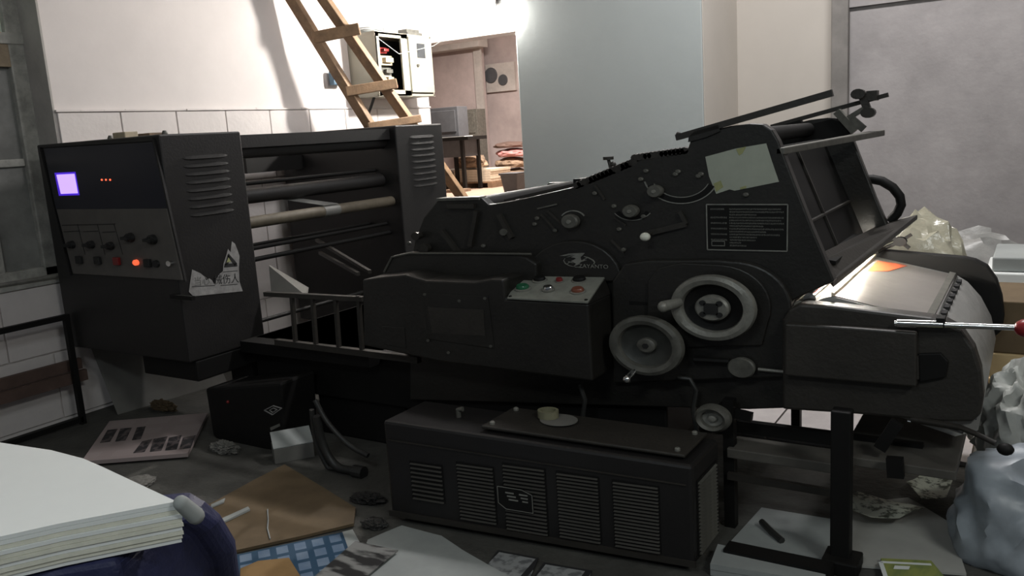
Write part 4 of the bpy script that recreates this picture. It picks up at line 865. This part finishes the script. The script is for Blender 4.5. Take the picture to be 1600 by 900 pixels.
bt_ = bpy.data.objects['brown_bundle']; zt3 = bt_.location.z+max(v.co.z for v in bt_.data.vertices); b = B(); b.box((x0+.1, 12.9, zt3-.004), (x0+.8, 12.98, zt3+.04)); solo(b, 'long_roll', 'papergrey', 'long pale roll lying across brown bundle in back room', 'roll')
for x, y0, y1, m, lb, s in ((800, 285, 262, 'bundle', 'brown bundle lowest of the pile by the pillar, back room', 1), (792, 262, 245, 'bundle', 'brown bundle second lowest of the pile by the pillar', 2), (795, 245, 231, 'pink', 'pink cloth bundle on the pile by the pillar, back room', 3), (790, 231, 221, 'plank', 'flat dark bundle topmost on the pile by the pillar', 4)):
    p, q = ony(x, y0, 13.9), ony(x, y1, 13.9); hz = q.z-p.z
    b = crumple((p.x+.12, 13.9, (p.z if s > 1 else ZB)), .38, .3, hz/1.45 if s > 1 else (q.z-ZB)/1.45, 50+s, .25, 3)
    zs = [v.co.z for v in b.bm.verts]; zl, zh = min(zs), max(zs); ta = (p.z if s > 1 else ZB)+.003; tb_ = q.z-.003
    for v in b.bm.verts: v.co.z = ta+(v.co.z-zl)/(zh-zl)*(tb_-ta)
    solo(b, 'soft_bundle', m, lb, 'bundle')
p, q = ony(789, 270, 11.2), ony(816, 270, 11.2)
b = B(); zc = p.z; rings = []
for z, s_ in ((ZB, .72), (zc-.03, .98), (zc-.03, 1.1), (zc, 1.1)):
    cx = (p.x+q.x)/2; w_ = (q.x-p.x)/2*s_; rings.append([(cx-w_, 11.2-w_, z), (cx+w_, 11.2-w_, z), (cx+w_, 11.2+w_, z), (cx-w_, 11.2+w_, z)])
b.loft(rings); solo(b, 'grey_bin', 'binm', 'tapered grey bin at the left edge of grey-blue pillar', 'bin', bevel=.01)
p, q = ony(762, 145, FY+.45), ony(804, 96, FY+.45)
wp = thing('wall_panel', ((p.x+q.x)/2, FY+.5, p.z), 'grey switch panel with two round gauges on back room wall', 'panel')
b = B(); b.box((p.x, FY+.42, p.z), (q.x, FY+.5, q.z)); b.build('plate', 'pilaster', wp)
for x, y, r in ((767, 118, .17), (786, 125, .12)): b = B(); b.turn(ony(x, y, FY+.42), [(r, 0), (r*.9, .03), (r*.5, .03)], 20, (0, -1, 0), 1); b.build('gauge', 'binm', wp)
b = B(); p = ony(700, 155, 12.7); b.box((p.x-.05, 12.75, p.z-.06), (p.x+.05, 12.85, p.z+.02)); 
b.bm.free()

# right side: film, paper bundles, cartons, bags
b = crumple(ony(1438, 402, 5.2)-Vector((0, 0, .52)), .30, .16, .50, 61, .22, 4); solo(b, 'yellowed_film_bag', 'yellowpl', 'yellowish shiny film bag standing behind the hopper lip', 'film bag', smooth=True)
b = crumple(ony(1515, 410, 5.6)-Vector((0, 0, .6)), .45, .2, .52, 63, .25, 4); solo(b, 'grey_film_bag', 'greyfilm', 'big grey crumpled film bag against the right back wall', 'film bag', smooth=True)
p = ony(1540, 440, 4.9)
b = B(); b.box((p.x-.03, 4.75, 0), (p.x+1.4, 5.35, p.z-.08)); solo(b, 'dark_pile', 'plank', 'dark pile carrying white paper bundles at right edge', 'pile', bevel=.01)
for k in range(3):
    z = p.z-.08+k*.075; b = B(); j = (.0, .02, .05)[k]
    b.box((p.x-.02+j, 4.76+j, z+.001), (p.x+1.3, 5.3, z+.073)); solo(b, 'paper_bundle', 'paper' if k < 2 else 'papergrey', ('white paper bundle lowest on dark pile at right edge', 'white paper bundle in middle of pile at right edge', 'white paper bundle topmost on pile at right edge')[k], 'paper bundle', 'white bundles at the right edge', bevel=.008)
p = ony(1545, 588, 4.0); q = ony(1550, 470, 4.0)
for k, (z0, z1, lb) in enumerate(((.0, p.z, 'tan carton lowest of the stack at right edge'), (p.z+.002, (p.z+q.z)/2-.06, 'tan carton in middle of the stack at right edge'), ((p.z+q.z)/2-.058, q.z, 'dusty dark carton on top of the stack at right edge'))):
    if z1-z0 < .03: continue
    b = B(); b.box((p.x, 3.98+.01*k, max(z0, .0)), (p.x+.7, 4.45, z1)); solo(b, 'carton', 'carton' if k == 2 else 'cartontan', lb, 'carton', bevel=.005)
b = crumple(ony(1606, 655, 3.55)-Vector((0, 0, .18)), .17, .15, .27, 71, .35, 5, freq=1.7, fine=.02); solo(b, 'white_sack', 'plasticw', 'crumpled white sack standing before the tan cartons', 'sack', smooth=True)
b = crumple(onz(1575, 750)+Vector((.02, .1, 0)), .17, .12, .20, 74, .45, 5, freq=1.9, fine=.02); solo(b, 'white_film_heap', 'plasticw', 'heap of white film on floor below the ball lever', 'film', smooth=True)
b = crumple(onz(1600, 865), .225, .22, .24, 76, .3, 5, freq=.9, fine=0.0); solo(b, 'milky_film_bag', 'plastic', 'bluish milky plastic bag in bottom right corner', 'film bag', smooth=True)
b = B(); b.box((-1.9, 3.8, 0), (-1.06, 4.75, .02)); solo(b, 'pale_floor_board', 'wallgrey', 'left pale board on floor behind press, seen under the tank', 'board')
b = B(); b.box((-1.05, 3.8, 0), (-.2, 4.75, .02)); solo(b, 'pale_floor_board', 'wallgrey', 'right pale board on floor behind press, seen under the tank', 'board')
sheet('grey_floor_sheet', ((1190, 795), (1310, 815), (1312, 880), (1140, 850)), .004, .006, 'papergrey', 'grey sheet on floor between pump cabinet and support post', 'paper sheet')
sheet('grey_floor_sheet', ((1318, 790), (1420, 780), (1485, 820), (1510, 900), (1318, 885)), .004, .008, 'greyboard', 'large grey board on floor right of the support post', 'board')
b = B(); P = [onz(x, y, 0) for x, y in ((1122, 868), (1290, 906), (1290, 930), (1110, 900))]
for k in range(2): b = B(); b.prism([p+Vector((0, 0, .002+k*.022)) for p in P], (0, 0, .02)); solo(b, 'paper_bundle', 'papergrey', ('lower pale paper bundle on floor at right end of pump cabinet', 'upper pale paper bundle on floor at right end of pump cabinet')[k], 'paper bundle')
lm = printmat('lime_box_print', (.30, .33, .09), (.20, .25, .08), 30, 12, .4, .6)
bx = thing('lime_booklet', onz(1430, 890, .02), 'lime green booklet with white border at bottom right', 'booklet')
b = B(); b.prism([onz(x, y, .014) for x, y in ((1376, 878), (1455, 882), (1490, 925), (1392, 925))], (0, 0, .014)); b.build('cover', lm, bx)
b = B(); e = [onz(x, y, .029) for x, y in ((1376, 878), (1455, 882), (1392, 925))]; b.bar(e[0], e[1], .012, .001); b.bar(e[0], e[2], .014, .001); b.build('white_border', 'paper', bx)
b = B(); b.prism([onz(x, y, .0295) for x, y in ((1398, 884), (1422, 885), (1420, 890), (1396, 889))], (0, 0, .001)); b.build('title_bar', 'paper', bx)
wr = mat('wrapper_print', (.58, .60, .50), .5, 0, .3, 26, .2, col2=(.05, .06, .035), fac=(.42, .52))
sheet('printed_wrapper', ((1308, 800), (1340, 786), (1420, 800), (1444, 808), (1405, 826), (1360, 822)), .02, .002, wr, 'crumpled printed wrapper with lime and black print by post', 'wrapper', curl=.07, seed=3)
sheet('printed_wrapper', ((1416, 770), (1440, 752), (1490, 764), (1478, 790), (1440, 792)), .02, .002, wr, 'crumpled printed wrapper behind, against the milky plastic bag', 'wrapper', curl=.09, seed=8)
b = B(); b.tube([onz(1190, 815, .03), onz(1205, 830, .025), onz(1222, 845, .02)], .012, 8); solo(b, 'hose_offcut', 'hose', 'short dark hose offcut lying on grey floor sheet', 'hose', smooth=True)
for o in bpy.data.objects:
    for k in ('_org', '_o'):
        if k in o: del o[k]
